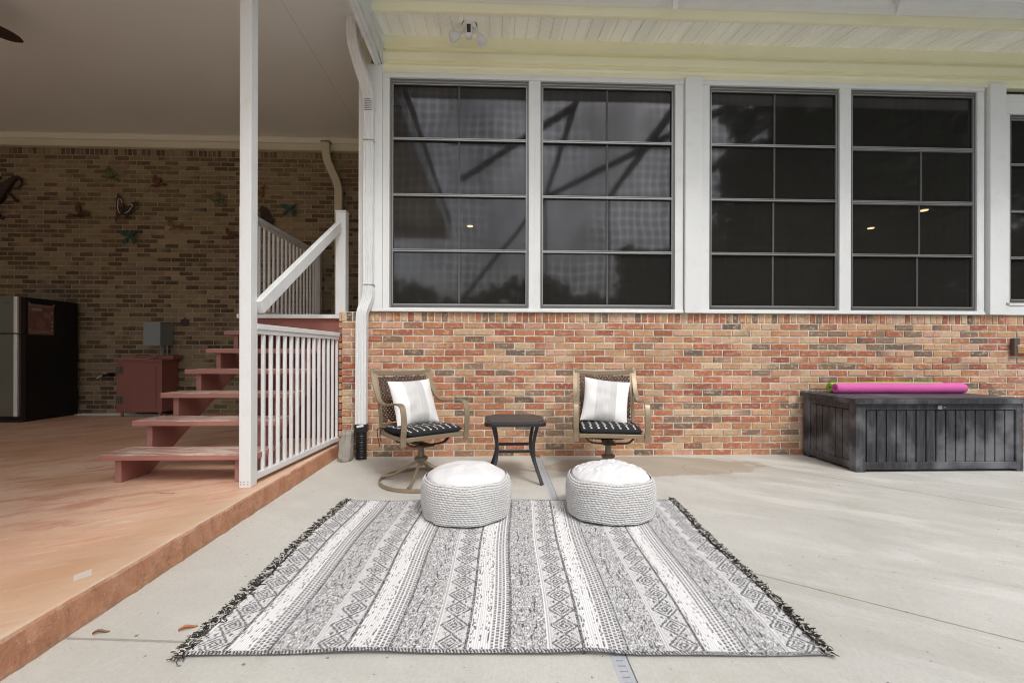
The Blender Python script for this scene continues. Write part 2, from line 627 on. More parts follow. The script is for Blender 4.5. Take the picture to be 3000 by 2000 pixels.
def m_attr(name, rough=.8, bscale=300, bstr=.4, spec=.2, sheen=0.0, nvar=.15):
    t = NT(name)
    c = t.mix(t.math('MULTIPLY', t.noise(bscale, 3), nvar * 2), t.attr(), t.mix(1.0, t.attr(), (.45, .45, .45), 'MULTIPLY'))
    m = t.fin(c, rough, 0, t.bump(t.noise(bscale, 2), bstr, .002), spec)
    if sheen:
        t.b.inputs['Sheen Weight'].default_value = sheen
    return m


def m_boxplastic():
    t = NT('charcoal_resin')
    x, y, z = t.xyz()
    gr = t.noise(3.5, 7, .7, v=t.mapv(scale=(14, 14, .8)), dist=1.2)
    gh = t.noise(3.5, 7, .7, v=t.mapv(scale=(.8, 10, 10)), dist=1.2)
    big = t.noise(2.6, 4, .55)
    g = t.n('ShaderNodeNewGeometry').outputs['Normal']
    up = t.ss(t.xyz(g)[2], .5, .8)
    c = t.mix(t.ss(gr, .4, .65), (.02, .021, .025), (.058, .06, .068))
    c = t.mix(t.math('MULTIPLY', t.ss(big, .44, .68), .8), c, (.19, .193, .21))  # paler patches: weathered resin plus glare highlights painted into the colour
    c = t.mix(t.math('MULTIPLY', t.ss(t.noise(11, 6, .8), .68, .74), .5), c, (.22, .22, .23))
    c = t.mix(t.math('MULTIPLY', up, t.ss(gh, .4, .6)), c, (.10, .10, .11))
    return t.fin(c, t.math('MULTIPLY_ADD', big, .25, .38), 0, t.bump(t.mix(up, gr, gh), .35, .004), .45)


def m_trans(name, col):
    return paint(name, col)


M = {}
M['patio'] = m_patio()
M['slab'] = m_slab()
M['brick'] = m_brick('sunny_brick')
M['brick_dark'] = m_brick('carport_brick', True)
M['mortar'] = m_mortar('pale_mortar', (.70, .66, .58))
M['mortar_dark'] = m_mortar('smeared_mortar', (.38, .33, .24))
M['white'] = paint('white_vinyl', (.76, .78, .78), .42, .03, 1.5, bstr=.03, dirt=(.46, .44, .38), dirtamt=.25)
M['white_metal'] = paint('white_aluminium', (.75, .77, .78), .35, .02, 2.0, bstr=.02, dirt=(.50, .48, .42), dirtamt=.3)
M['cream'] = paint('cream_trim', (.66, .64, .50), .5, .05, 2.0)
M['siding'] = paint('yellow_siding', (.88, .86, .635), .5, .05, 1.2, bstr=.06, bscale=90)
M['ceiling'] = paint('carport_ceiling_paint', (.745, .785, .77), .8, .05, .7, bstr=.25, bscale=160)
M['crown'] = paint('crown_paint', (.74, .72, .62), .5, .04, 1.2)
M['alu'] = paint('grey_aluminium', (.36, .36, .355), .4, .06, 5, metal=.5)
M['alu_dark'] = paint('dark_aluminium', (.16, .16, .155), .4, .06, 5, metal=.5)
M['glass'] = m_glass()
M['screened_alu'] = paint('screened_aluminium', (.085, .085, .083), .6, .06, 5)
M['soffit'] = m_soffit()
M['redwood'] = m_redwood()
M['maroon'] = paint('oxide_red_paint', (.27, .10, .08), .65, .15, 3, bstr=.12, dirt=(.38, .17, .12))
M['maroon_dark'] = paint('dark_red_panel', (.15, .045, .038), .7, .12, 3)
M['black'] = paint('black_plastic', (.012, .012, .013), .45, .1, 4)
M['fridge_side'] = paint('black_enamel', (.008, .008, .008), .5, .1, 4)
M['steel'] = paint('stainless_steel', (.27, .285, .24), .35, .05, 2, metal=.85)
M['bar'] = paint('bright_handle', (.75, .76, .74), .4, .03, 2, metal=.2)
M['greybox'] = paint('grey_enamel', (.23, .27, .27), .5, .06, 4)
M['conduit'] = paint('grey_conduit', (.30, .30, .31), .5, .1, 8)
M['hinge'] = paint('old_iron', (.10, .085, .07), .6, .2, 12)
M['table'] = paint('black_metal', (.014, .015, .019), .35, .1, 6, spec=.6)
M['bronze'] = paint('champagne_metal', (.31, .245, .165), .38, .08, 4, metal=.35, bstr=.05)
M['bronze_dark'] = paint('dark_bronze_metal', (.085, .06, .045), .4, .1, 6, metal=.3)
M['wicker'] = paint('brown_wicker', (.085, .055, .04), .45, .4, 60, bstr=.3, bscale=200)
M['attr'] = m_attr('woven_rug', .95, 260, .5, .1, 0, .12)
M['knit'] = m_attr('chunky_knit', .95, 160, .5, .1, .3, .12)
M['cushion'] = m_attr('printed_cushion', .85, 260, .3, .2, 0, .1)
M['linen'] = m_attr('striped_linen', .9, 240, .4, .15, .2, .08)
M['whitecloth'] = paint('white_cotton', (.74, .74, .75), .9, .02, 2, bstr=.2, bscale=150)
M['resin'] = m_boxplastic()
M['pink'] = paint('pink_foam', (.66, .12, .40), .75, .08, 3, bstr=.25, bscale=120)
M['green'] = paint('green_foam', (.30, .55, .06), .75, .08, 3, bstr=.25, bscale=120)
M['foam_hole'] = paint('foam_shadow', (.25, .03, .15), .9, .1, 8)
M['stone'] = paint('rough_concrete', (.34, .32, .29), .95, .3, 12, bstr=1.0, bscale=45, dirt=(.5, .48, .44))
M['drain'] = paint('grey_grate', (.46, .48, .52), .5, .06, 5)
M['dark'] = paint('dark_void', (.012, .012, .012), .9, .1, 4)
M['leaf_brown'] = paint('dry_leaf', (.20, .12, .065), .7, .3, 30)
M['leaf_orange'] = paint('orange_leaf', (.42, .17, .07), .7, .3, 30)
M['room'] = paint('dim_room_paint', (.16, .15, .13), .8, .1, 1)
M['fan'] = paint('dark_walnut', (.04, .025, .018), .5, .2, 9)
M['lens'] = paint('dark_lens', (.05, .05, .05), .2, .05, 4)
M['cage'] = paint('cage_aluminium', (.72, .73, .74), .4, .04, 3)
M['cage_dark'] = paint('cage_silhouette', (.07, .07, .075), .5, .04, 3)  # white cage members painted dark, as silhouettes against the sky
M['roof'] = paint('grey_shingle', (.16, .15, .14), .9, .3, 12)
M['lawn'] = paint('lawn_green', (.07, .11, .04), .9, .4, 8)
M['bark'] = paint('bark', (.10, .08, .06), .9, .3, 15)
M['foliage'] = paint('foliage', (.06, .09, .035), .6, .5, 3)
M['yellow_pale'] = paint('pale_downspout', (.60, .55, .42), .5, .05, 3)


def emis(name, col, st):
    t = NT(name)
    t.b.inputs['Emission Color'].default_value = (*col, 1)
    t.b.inputs['Emission Strength'].default_value = st
    return t.m


M['glow'] = emis('warm_glow', (1.0, .68, .36), 5.0)
# ------------------------------------------------------------------ brickwork
FRONT = [((.42, .15, .085), 4.5), ((.46, .20, .105), 5), ((.54, .32, .18), 5), ((.58, .41, .26), 4), ((.33, .11, .07), 2.4),
         ((.24, .165, .115), 2.6), ((.16, .12, .09), 2), ((.58, .34, .24), 3.5)]
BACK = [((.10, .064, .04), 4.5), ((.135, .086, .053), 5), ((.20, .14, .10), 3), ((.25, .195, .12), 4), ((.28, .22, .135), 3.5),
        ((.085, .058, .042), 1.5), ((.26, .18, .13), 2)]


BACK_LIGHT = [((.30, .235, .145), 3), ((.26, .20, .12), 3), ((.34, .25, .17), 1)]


def pick(tab):
    c = random.choices([a for a, _ in tab], [b for _, b in tab])[0]
    k = random.uniform(.88, 1.12)
    return tuple(min(1, x * k) for x in c)


def brick_panel(mb, u0, u1, z0, n, tab, fn, soldier=True, jit=.0026, split=.22):
    """bricks with u along the wall, w out of the wall (0 = face); fn maps (u, w, z) to a point"""
    H, L, J = .0677, .2032, .0125

    def brick(a, b, c, d):
        col = pick(tab)
        if tab is BACK:
            q_ = noise.noise(Vector((a * .9, c * 1.3, 5.5)))
            if random.random() < min(.75, max(0, q_ * 2.2)):
                col = pick(BACK_LIGHT)
        o = random.uniform(-jit, jit) * 1.5
        j = [random.uniform(-jit, jit) for _ in range(8)]
        pts = [(a + j[0], o, c + j[1]), (b + j[2], o, c + j[3]), (b + j[4], o, d + j[5]), (a + j[6], o, d + j[7])]
        e = .0035
        back = [(a - 0, -.03, c), (b, -.03, c), (b, -.03, d), (a, -.03, d)]
        mid = [(a - e * 0, -.004, c - 0), (b, -.004, c), (b, -.004, d), (a, -.004, d)]
        fr = [(p[0] + (e if i in (0, 3) else -e), p[1], p[2] + (e if i < 2 else -e)) for i, p in enumerate(pts)]
        vs = [fn(*p) for p in fr + mid + back]
        fs = [(0, 1, 2, 3)]
        for q in (0, 4):
            fs += [(q + i, q + 4 + i, q + 4 + (i + 1) % 4, q + (i + 1) % 4) for i in range(4)]
        if random.random() < split:          # flashed brick: two tones
            c2 = pick(tab)
            cols = []
            for _ in range(3):
                cols += [col, c2, c2, col]
            mb.add(vs, fs, cols)
        else:
            mb.add(vs, fs, [col] * 12)

    for r in range(n):
        za = z0 + r * H
        off = (L * .5 if r % 2 else 0) + random.uniform(-.006, .006)
        k = math.floor((u0 - off) / L)
        while True:
            a = k * L + off
            b = a + L - J
            k += 1
            if a > u1 - .02:
                break
            a2, b2 = max(a, u0), min(b, u1)
            if b2 - a2 < .02:
                continue
            brick(a2, b2, za + J * .5, za + H - J * .5)
    if soldier:
        za = z0 + n * H
        k = math.floor(u0 / H)
        while k * H < u1 - .01:
            a, b = max(k * H + J * .5, u0), min((k + 1) * H - J * .5, u1)
            if b - a > .015:
                brick(a, b, za + J * .5, za + .1016 - J * .5)
            k += 1
    return z0 + n * H + (.1016 if soldier else 0)


# ------------------------------------------------------------------ ground
def plane(name, x0, x1, y0, y1, z, mat):
    mb = MB()
    mb.add([(x0, y0, z), (x1, y0, z), (x1, y1, z), (x0, y1, z)], [(0, 1, 2, 3)])
    return mb.build(name, mat)


struct(plane('ground', -220, 220, -220, 220, -.02, M['lawn']), 'lawn around the house')
mb = MB()
mb.box(-1.56, .396, -11, 4.6, -.03, 0)  # runs on unseen behind the camera, extended to bounce light under the eave
mb.box(.45, 13, -11, 4.6, -.03, 0)
mb.box(-9.6, -1.5601, -11, -2.4, -.03, 0)
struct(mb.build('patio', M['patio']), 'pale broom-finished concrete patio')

# carport slab: wavy worn arris at its right edge
mb = MB()
Y0, Y1, NY = -2.4, 4.585, 260
rows = []
for i in range(NY + 1):
    y = Y0 + (Y1 - Y0) * i / NY
    n1 = noise.noise(Vector((0, y * 9, 1))) * .006 + noise.noise(Vector((0, y * 40, 3))) * .003
    n2 = noise.noise(Vector((4, y * 11, 1))) * .006 + noise.noise(Vector((4, y * 50, 3))) * .004
    xe = -1.563 + .004 * (y - 1.5) / 3
    rows.append([(-9.6, y, .13), (xe - .02, y, .13), (xe - .006 + n1 * .6, y, .126), (xe + n1, y, .115 + n2 * .5), (xe + .004 + n2, y, .06), (xe + .006 + n2 * 1.3, y, -.002)])
for i in range(NY):
    for k in range(5):
        a, b, c, d = rows[i][k], rows[i + 1][k], rows[i + 1][k + 1], rows[i][k + 1]
        mb.add([a, d, c, b], [(0, 1, 2, 3)])
mb.add([(-9.6, 4.585, .13), (-1.53, 4.585, .13), (-1.53, 6.95, .13), (-9.6, 6.95, .13)], [(0, 1, 2, 3)])
mb.add([(-9.6, Y0, -.01), (-1.56, Y0, -.01), (-1.56, Y0, .13), (-9.6, Y0, .13)], [(0, 1, 2, 3)])
struct(mb.build('carport_slab', M['slab'], smooth=True, angle=60), 'worn peach and terracotta painted slab')

# ------------------------------------------------------------------ house
house = thing('house', 'yellow sided sunroom with white framed windows above a low orange brick wall', 'house', (2.6, 4.6, 0))
mb = MB()
brick_panel(mb, -1.53, 8.2, -.008, 20, FRONT, lambda u, w, z: (u, 4.59 - w, z))
brick_panel(mb, 4.6, 4.85, -.008, 20, FRONT, lambda u, w, z: (-1.53 + w, u, z))
bw = mb.build('brick_wall', M['brick'], house)
mb = MB()
mb.box(-1.524, 8.2, 4.597, 4.86, -.02, 1.4455)
mb.build('mortar', M['mortar'], bw)

# upper side wall of the sunroom towards the carport, and its solid body
mb = MB()
mb.box(-1.35, -1.25, 4.62, 6.9, 1.446, 4.2)
mb.box(-1.5, -1.25, 4.87, 6.9, .13, 1.4455)
mb.build('side_wall', M['cream'], house)
# inside of the sunroom, seen dimly through the screens
mb = MB()
x0, x1, y0, y1, z0, z1 = -1.24, 8.2, 4.87, 10.8, 0.3, 3.66
mb.add([(x0, y0, z0), (x1, y0, z0), (x1, y1, z0), (x0, y1, z0), (x0, y0, z1), (x1, y0, z1), (x1, y1, z1), (x0, y1, z1)],
       [(0, 1, 2, 3), (4, 7, 6, 5), (3, 2, 6, 7), (0, 3, 7, 4), (1, 5, 6, 2)])
mb.box(-1.24, 8.2, 4.7, 4.87, 3.78, 3.9)
for xx in (4.9, 6.2):
    mb.box(xx, xx + .16, 9.4, 9.56, .3, 3.66)
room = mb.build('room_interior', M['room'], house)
mb = MB()
mb.box(-1.2, 8.2, 4.64, 10.9, 4.22, 4.4)
mb.prism([(3.96, 4.345), (11, 5.6), (11, 5.72), (3.90, 4.40)], lambda u, v, w: (w, u, v), -1.1, 8.3)
mb.build('roof', M['roof'], house)

# siding: three courses with sloping butts
mb = MB()
prof = [(4.565, 4.195), (4.565, 4.158), (4.561, 4.155), (4.559, 4.075), (4.588, 4.073), (4.586, 4.055), (4.563, 4.028), (4.560, 3.947),
        (4.589, 3.945), (4.587, 3.925), (4.566, 3.900), (4.570, 3.873), (4.576, 3.871), (4.576, 3.823), (4.64, 3.823), (4.64, 4.195)]
mb.prism(prof, lambda u, v, w: (w, u, v), -1.125, 8.2)
mb.build('siding', M['siding'], house)

# sloped vented soffit with V grooves, fascia, gutter
mb = MB()
xs = []
k = -1.14
P = []
x = -1.10
g0 = 1.617 - .12 * 23
i = 0
xs = [g0 + .12 * j for j in range(0, 82)]


def sof(x, y, dz=0.0):
    return (x, y, 4.192 + (y - 4.59) * .155 + dz)


for j in range(len(xs) - 1):
    a, b = xs[j], xs[j + 1]
    pts = [(a, .012), (a + .006, 0), (b - .006, 0), (b, .012)]
    for q in range(3):
        mb.add([sof(pts[q][0], 4.125, pts[q][1]), sof(pts[q + 1][0], 4.125, pts[q + 1][1]),
                sof(pts[q + 1][0], 4.572, pts[q + 1][1]), sof(pts[q][0], 4.572, pts[q][1])], [(0, 1, 2, 3)])
mb.add([sof(-1.12, 4.12, .02), sof(8.2, 4.12, .02), sof(8.2, 4.6, .02), sof(-1.12, 4.6, .02)], [(0, 1, 2, 3)])
mb.build('soffit', M['soffit'], house)
mb = MB()
mb.box(-1.107, 8.2, 4.105, 4.123, 4.10, 4.27)
mb.box(-1.107, 8.2, 4.112, 4.145, 4.098, 4.106)
mb.build('fascia', M['siding'], house, bevel=.002)
mb = MB()
mb.box(-1.1275, -1.108, 4.106, 4.575, 4.07, 4.26)
mb.box(-1.1275, -1.118, 4.45, 4.60, 3.90, 4.0695)
mb.build('end_cap', M['white_metal'], house, bevel=.002)
mb = MB()
gp = [(4.103, 4.186), (4.03, 4.186), (3.985, 4.20), (3.965, 4.235), (3.945, 4.245), (3.94, 4.33), (3.95, 4.33), (3.955, 4.255), (3.975, 4.245), (3.99, 4.21), (4.03, 4.196), (4.095, 4.196), (4.095, 4.33), (4.103, 4.33)]
mb.prism(gp, lambda u, v, w: (w, u, v), -1.115, 8.2)
mb.build('gutter', M['white_metal'], house)

mb = MB()
mb.box(-1.10, 8.2, 3.27, 3.935, 4.345, 4.36)
mb.build('eave_panel', M['white_metal'], house)

# white trim
mb = MB()
mb.box(-1.358, -1.125, 4.560, 4.66, 1.4475, 3.90)
mb.box(-1.123, -1.057, 4.572, 4.66, 1.487, 3.776)
mb.build('corner_trim', M['white'], house, bevel=.003)
for (a, b) in ((-1.123, 1.912), (2.101, 5.103)):
    mb = MB()
    mb.box(a, b, 4.566, 4.66, 3.777, 3.8215)
    mb.box(a, b, 4.560, 4.565, 3.815, 3.8225)
    mb.build('header_trim', M['white'], house, bevel=.002)
    mb = MB()
    mb.box(a - (0 if a > 0 else .03), b, 4.556, 4.66, 1.4475, 1.470)
    mb.box(a, b, 4.566, 4.66, 1.4705, 1.486)
    mb.build('sill_trim', M['white'], house, bevel=.003)
for (a, b) in ((.334, .448), (3.55, 3.67)):
    mb = MB()
    mb.box(a, b, 4.572, 4.66, 1.487, 3.776)
    mb.box((a + b) / 2 - .001, (a + b) / 2 + .001, 4.5705, 4.573, 1.5, 3.77)
    mb.build('mullion_trim', M['white'], house, bevel=.002)
for (a, b) in ((1.827, 1.912), (2.101, 2.182), (5.028, 5.103), (5.306, 5.383)):
    mb = MB()
    mb.box(a, b, 4.573, 4.66, 1.487 if a < 5.2 else 1.575, 3.776 if a < 5.2 else 3.55)
    mb.box(a + .01 if a in (1.827, 5.028) else b - .01, (a + .012) if a in (1.827, 5.028) else b - .008, 4.5715, 4.575, 1.55, 3.5)
    mb.build('jamb_trim', M['white'], house, bevel=.002)
for (a, b) in ((1.919, 2.097), (5.133, 5.304)):
    mb = MB()
    mb.box(a, b, 4.538, 4.66, 1.4475, 3.836 if a < 4 else 3.845)
    mb.build('pilaster', M['white'], house, bevel=.004)
mb = MB()
mb.box(5.304, 8.2, 4.568, 4.66, 1.4475, 1.545)
mb.box(5.37, 8.2, 4.558, 4.66, 1.5455, 1.572)
mb.box(5.304, 8.2, 4.568, 4.66, 3.552, 3.68)
mb.box(5.304, 8.2, 4.560, 4.66, 3.6805, 3.70)
mb.box(5.304, 8.2, 4.568, 4.66, 3.7005, 3.755)
mb.box(6.755, 8.2, 4.575, 4.66, 1.5725, 3.5515)
mb.build('window_surround', M['white'], house, bevel=.003)

# windows: aluminium frame, four stacked sashes with a centre strut behind the screen
STRUT = {0: (-.369, -.369, -.367, -.366), 1: (1.135, 1.136, 1.138, 1.14), 2: (2.88, 2.88, 2.87, 2.865),
         3: (None, 4.45, 4.43, 4.41), 4: (6.07, 6.07, 6.07, 6.07)}
WIN = [(-1.054, .334, 1.487, 3.776), (.448, 1.827, 1.487, 3.776), (2.182, 3.55, 1.487, 3.776), (3.67, 5.028, 1.487, 3.776),
       (5.383, 6.755, 1.573, 3.551)]
for wi, (a, b, c, d) in enumerate(WIN):
    mb = MB()
    t1, t2 = .024, .05
    mb.box(a, a + t1, 4.592, 4.64, c, d)
    mb.box(b - t1, b, 4.592, 4.64, c, d)
    mb.box(a + t1, b - t1, 4.592, 4.64, d - t2, d)
    mb.box(a + t1, b - t1, 4.592, 4.64, c, c + .03)
    win = mb.build('window', M['alu_dark'], house, bevel=.002)
    mb = MB()
    e = .006
    for (q0, q1, r0, r1) in ((a + t1 - .001, a + t1 + e, c + .03, d - t2), (b - t1 - e, b - t1 + .001, c + .03, d - t2),
                             (a + t1, b - t1, d - t2 - e, d - t2 + .001), (a + t1, b - t1, c + .029, c + .042),
                             (a + .004, a + .009, c + .004, d - .004), (b - .009, b - .004, c + .004, d - .004),
                             (a + .02, b - .02, d - .030, d - .024)):
        mb.box(q0, q1, 4.587, 4.60, r0, r1)
    mb.build('screen_bead', M['alu'], win)
    hgt = d - c
    zz = [c + .04, c + .04 + (hgt - .09) * .247, c + .04 + (hgt - .09) * .4965, c + .04 + (hgt - .09) * .744, d - t2]
    zz[1:4] = [2.065, 2.62, 3.18] if wi < 4 else [2.052, 2.54, 3.032]
    for q in range(1, 4):
        mb = MB()
        z_ = zz[q]
        mb.box(a + t1, b - t1, 4.588, 4.62, z_ - .014, z_ - .002)
        mb.box(a + t1, b - t1, 4.590, 4.62, z_ + .004, z_ + .011)
        if wi == 3 and q in (2, 3):
            mb.box(a + t1, b - t1, 4.592, 4.62, z_ - .026, z_ - .018)
        mb.build('sash_rail', M['alu'], win)
        mb = MB()
        mb.box(a + t1, b - t1, 4.5915, 4.625, z_ - .018, z_ - .0145)
        mb.box(a + t1, b - t1, 4.5935, 4.625, z_ - .0015, z_ + .0035)
        mb.build('rail_gasket', M['black'], win)
    for q in range(4):
        sx = STRUT[wi][3 - q]
        if sx is None:
            continue
        mb = MB()
        mb.box(sx - .009, sx + .009, 4.604, 4.612, zz[q] + .01, zz[q + 1] - .015)
        mb.build('strut', M['screened_alu'], win)
    mb = MB()
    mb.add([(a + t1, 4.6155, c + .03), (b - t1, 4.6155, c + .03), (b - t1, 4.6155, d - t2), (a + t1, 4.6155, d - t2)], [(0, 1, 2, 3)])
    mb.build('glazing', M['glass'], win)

# recessed lights seen through the screens
for i, (x_, y_, lb) in enumerate(((-.528, 9.43, 'small recessed ceiling light seen through the leftmost window'),
                                  (7.81, 9.2, 'glowing ceiling light seen low through the left half of the fourth window'),
                                  (7.80, 8.01, 'glowing ceiling light seen through the right half of the fourth window'))):
    mb = MB()
    mb.lathe([(.055, -.012), (.06, -.006), (.062, 0)], 20, (x_, y_, 3.652))
    o = mb.build('recessed_light', M['glow'])
    tag(o, lb, 'ceiling light', 'recessed lights in the sunroom')

# ------------------------------------------------------------------ carport
carport = thing('carport', 'flat taupe carport ceiling with white edge beam, left of the sunroom', 'carport', (-5, 2, .13))
mb = MB()
mb.box(-9.7, -1.215, -2.2, 6.95, 4.2, 4.23)
mb.build('ceiling', M['ceiling'], carport)
mb = MB()
mb.box(-9.7, -1.13, -2.2, 6.95, 4.231, 4.42)
mb.build('roof', M['roof'], carport)
mb = MB()
mb.box(-1.212, -1.14, -2.2, 4.60, 3.905, 4.34)
mb.box(-1.20, -1.165, -2.2, 4.58, 3.875, 3.9045)
mb.box(-1.139, -1.128, -2.2, 4.56, 3.95, 4.20)
mb.build('edge_beam', M['white_metal'], carport, bevel=.004)
mb = MB()
mb.box(-9.7, -1.213, -2.3, -2.2, 3.9, 4.34)
mb.build('front_beam', M['white_metal'], carport)
mb = MB()
mb.prism([(6.86, 4.199), (6.80, 4.199), (6.795, 4.185), (6.81, 4.16), (6.815, 4.125), (6.86, 4.12)], lambda u, v, w: (w, u, v), -9.6, -1.36)
mb.box(-3.93, -3.76, 6.795, 6.82, 4.128, 4.18)
mb.build('crown_trim', M['crown'], carport)
mb = MB()
mb.box(-9.6, -1.36, 6.84, 7.1, 4.0315, 4.119)
mb.box(-9.6, -1.36, 6.825, 6.8985, 4.018, 4.04)
mb.build('frieze_board', M['cream'], carport)
mb = MB()
mb.box(-1.932, -1.929, -2.2, 6.79, 4.1988, 4.1998)
mb.build('ceiling_seam', paint('seam_shadow', (.40, .37, .33), .8), carport)

bwall = thing('back_wall', 'shaded brown brick wall with a soldier course at the back of the carport', 'wall', (-5, 6.9, .13))
mb = MB()
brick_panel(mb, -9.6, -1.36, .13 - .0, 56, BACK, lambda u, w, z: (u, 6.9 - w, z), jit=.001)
mb.build('brickwork', M['brick_dark'], bwall)
mb = MB()
mb.box(-9.6, -1.36, 6.905, 7.1, .0, 4.03)
mb.build('mortar', M['mortar_dark'], bwall)
swall = thing('side_brick_wall', 'brown brick end wall closing the far left side of the carport', 'wall', (-9.6, 4, .13))
mb = MB()
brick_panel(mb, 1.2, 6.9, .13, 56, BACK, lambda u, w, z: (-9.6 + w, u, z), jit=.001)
mb.build('brickwork', M['brick_dark'], swall)
mb = MB()
mb.box(-9.8, -9.605, 1.2, 6.9, .0, 4.03)
mb.build('mortar', M['mortar_dark'], swall)

# post
post = thing('support_post', 'square white post standing on the slab edge in front of the stairs', 'post', (-1.676, 3.152, .13))
mb = MB()
mb.box(-1.714, -1.637, 3.112, 3.197, .131, 4.2)
mb.build('shaft', M['white_metal'], post, bevel=.003)
for dx in (-.024, -.004, .022):
    for z_ in (.155, .172):
        mb = MB()
        mb.lathe([(.0035, 0), (.003, .003), (.001, .004)], 8)
        mb.v = [(-1.676 + dx + p[0], 3.1118 - p[2], z_ + p[1]) for p in mb.v]
        mb.build('screw', M['alu_dark'], post)


# ------------------------------------------------------------------ railings and stairs
def lerp(a, b, t):
    return a + (b - a) * t


gr = thing('guard_railing', 'low white baluster railing between the post and the brick corner', 'railing', (-1.62, 3.9, .13))


def bar(mb, y0, y1, xa, xb, w, z0, z1):
    mb.prism([(xa - w / 2, y0), (xa + w / 2, y0), (xb + w / 2, y1), (xb - w / 2, y1)], lambda u, v, q: (u, v, q), z0, z1)


mb = MB()
bar(mb, 3.198, 4.588, -1.662, -1.572, .052, 1.198, 1.236)
bar(mb, 3.198, 4.588, -1.662, -1.572, .034, 1.166, 1.1975)
mb.build('top_rail', M['white_metal'], gr, bevel=.003)
mb = MB()
bar(mb, 3.198, 4.588, -1.662, -1.572, .040, .162, .204)
mb.build('bottom_rail', M['white_metal'], gr, bevel=.003)
for i in range(15):
    y = 3.213 + i * .0975
    x = lerp(-1.662, -1.572, (y - 3.198) / 1.39)
    mb = MB()
    mb.box(x - .0115, x + .0115, y - .0115, y + .0115, .2045, 1.1655)
    mb.build('baluster', M['white_metal'], gr, bevel=.002)

st = thing('staircase', 'worn oxide red open staircase climbing to a landing behind the white post', 'stairs', (-2.2, 4.0, .13))
for i in range(6):
    y0 = 3.205 + .286 * i
    zb = (.298, .488, .669, .850, 1.031, 1.212)[i]
    mb = MB()
    n = 24
    for side in range(1):
        xs_ = [-2.70 + 1.045 * q / n for q in range(n + 1)]
        top, bot = [], []
        vs = []
        for q, xx in enumerate(xs_):
            w1 = noise.noise(Vector((xx * 5, i * 3.1, 0))) * .0025
            w2 = noise.noise(Vector((xx * 14, i * 3.1, 4))) * .003
            ye = .272
            vs += [(xx, y0 + w2, zb + w1 * .4), (xx, y0 + w2 - .001, zb + .034 + w1), (xx, y0 + .004 + w2, zb + .038 + w1),
                   (xx, y0 + ye, zb + .038), (xx, y0 + ye, zb)]
        fs = []
        for q in range(n):
            for k in range(5):
                k2 = (k + 1) % 5
                fs.append((q * 5 + k, q * 5 + k2, (q + 1) * 5 + k2, (q + 1) * 5 + k))
        fs += [(4, 3, 2, 1, 0), tuple(n * 5 + k for k in range(5))]
        mb.add(vs, fs)
    mb.build('tread', M['redwood'], st, smooth=True, angle=30)
for (xa, xb) in ((-2.640, -2.597), (-1.826, -1.783)):
    poly = [(3.262, .1305)]
    for i in range(6):
        zb = (.298, .488, .669, .850, 1.031, 1.212)[i] - .001
        y0 = 3.262 + .286 * i
        poly += [(y0, zb), (y0 + (.286 if i < 5 else .15), zb)]
    poly += [(4.86, 1.0), (4.86, .93), (3.53, .1305)]
    mb = MB()
    mb.prism(poly, lambda u, v, w: (w, u, v), xa, xb)
    mb.build('stringer', M['redwood'], st, bevel=.003)
mb = MB()
mb.box(-2.66, -1.545, 4.835, 6.89, 1.396, 1.428)
mb.build('landing_deck', M['maroon'], st)
mb = MB()
mb.box(-2.675, -1.598, 4.805, 4.834, 1.392, 1.434)
mb.build('landing_nosing', M['white_metal'], st, bevel=.003)
mb = MB()
mb.box(-2.60, -1.60, 4.862, 4.88, .14, 1.205)
mb.build('back_panel', M['maroon_dark'], st)
mb = MB()
mb.box(-2.64, -1.60, 4.836, 4.861, 1.2055, 1.3955)
mb.build('skirt_board', M['maroon'], st)

hr = thing('handrail', 'thick white handrail sloping up beside the stairs to a square newel post', 'handrail', (-1.63, 4.0, 1.4))
d = Vector((0, 4.80 - 3.198, (2.331 - 1.392) / (4.67 - 3.17) * (4.80 - 3.198)))
a = Vector((-1.628, 3.198, 1.348))
mb = MB()
mb.sweep([a, a + d], (1, 0, 0), .05, .094)
mb.build('sloped_rail', M['white_metal'], hr, bevel=.005)
mb = MB()
mb.box(-1.666, -1.561, 4.801, 4.905, 1.4345, 2.503)
mb.build('newel_post', M['white_metal'], hr, bevel=.004)
mb = MB()
mb.box(-1.672, -1.555, 4.795, 4.911, 2.5035, 2.518)
mb.build('newel_cap', M['white_metal'], hr, bevel=.003)

lr = thing('landing_railing', 'white baluster railing running back along the far side of the landing', 'railing', (-2.64, 5.8, 1.43))
mb = MB()
mb.box(-2.668, -2.612, 4.89, 6.78, 2.478, 2.53)
mb.box(-2.658, -2.622, 4.89, 6.78, 2.447, 2.4775)
mb.build('top_rail', M['white_metal'], lr, bevel=.003)
mb = MB()
mb.box(-2.658, -2.622, 4.89, 6.78, 1.47, 1.51)
mb.build('bottom_rail', M['white_metal'], lr, bevel=.003)
for i in range(17):
    y = 4.98 + i * .108
    mb = MB()
    mb.box(-2.652, -2.628, y - .012, y + .012, 1.5105, 2.4465)
    mb.build('baluster', M['white_metal'], lr, bevel=.002)
for (y0, y1) in ((4.812, 4.889), (6.781, 6.86)):
    mb = MB()
    mb.box(-2.655, -2.575, y0, y1, 1.4345, 2.55)
    mb.build('end_post', M['white_metal'], lr, bevel=.003)


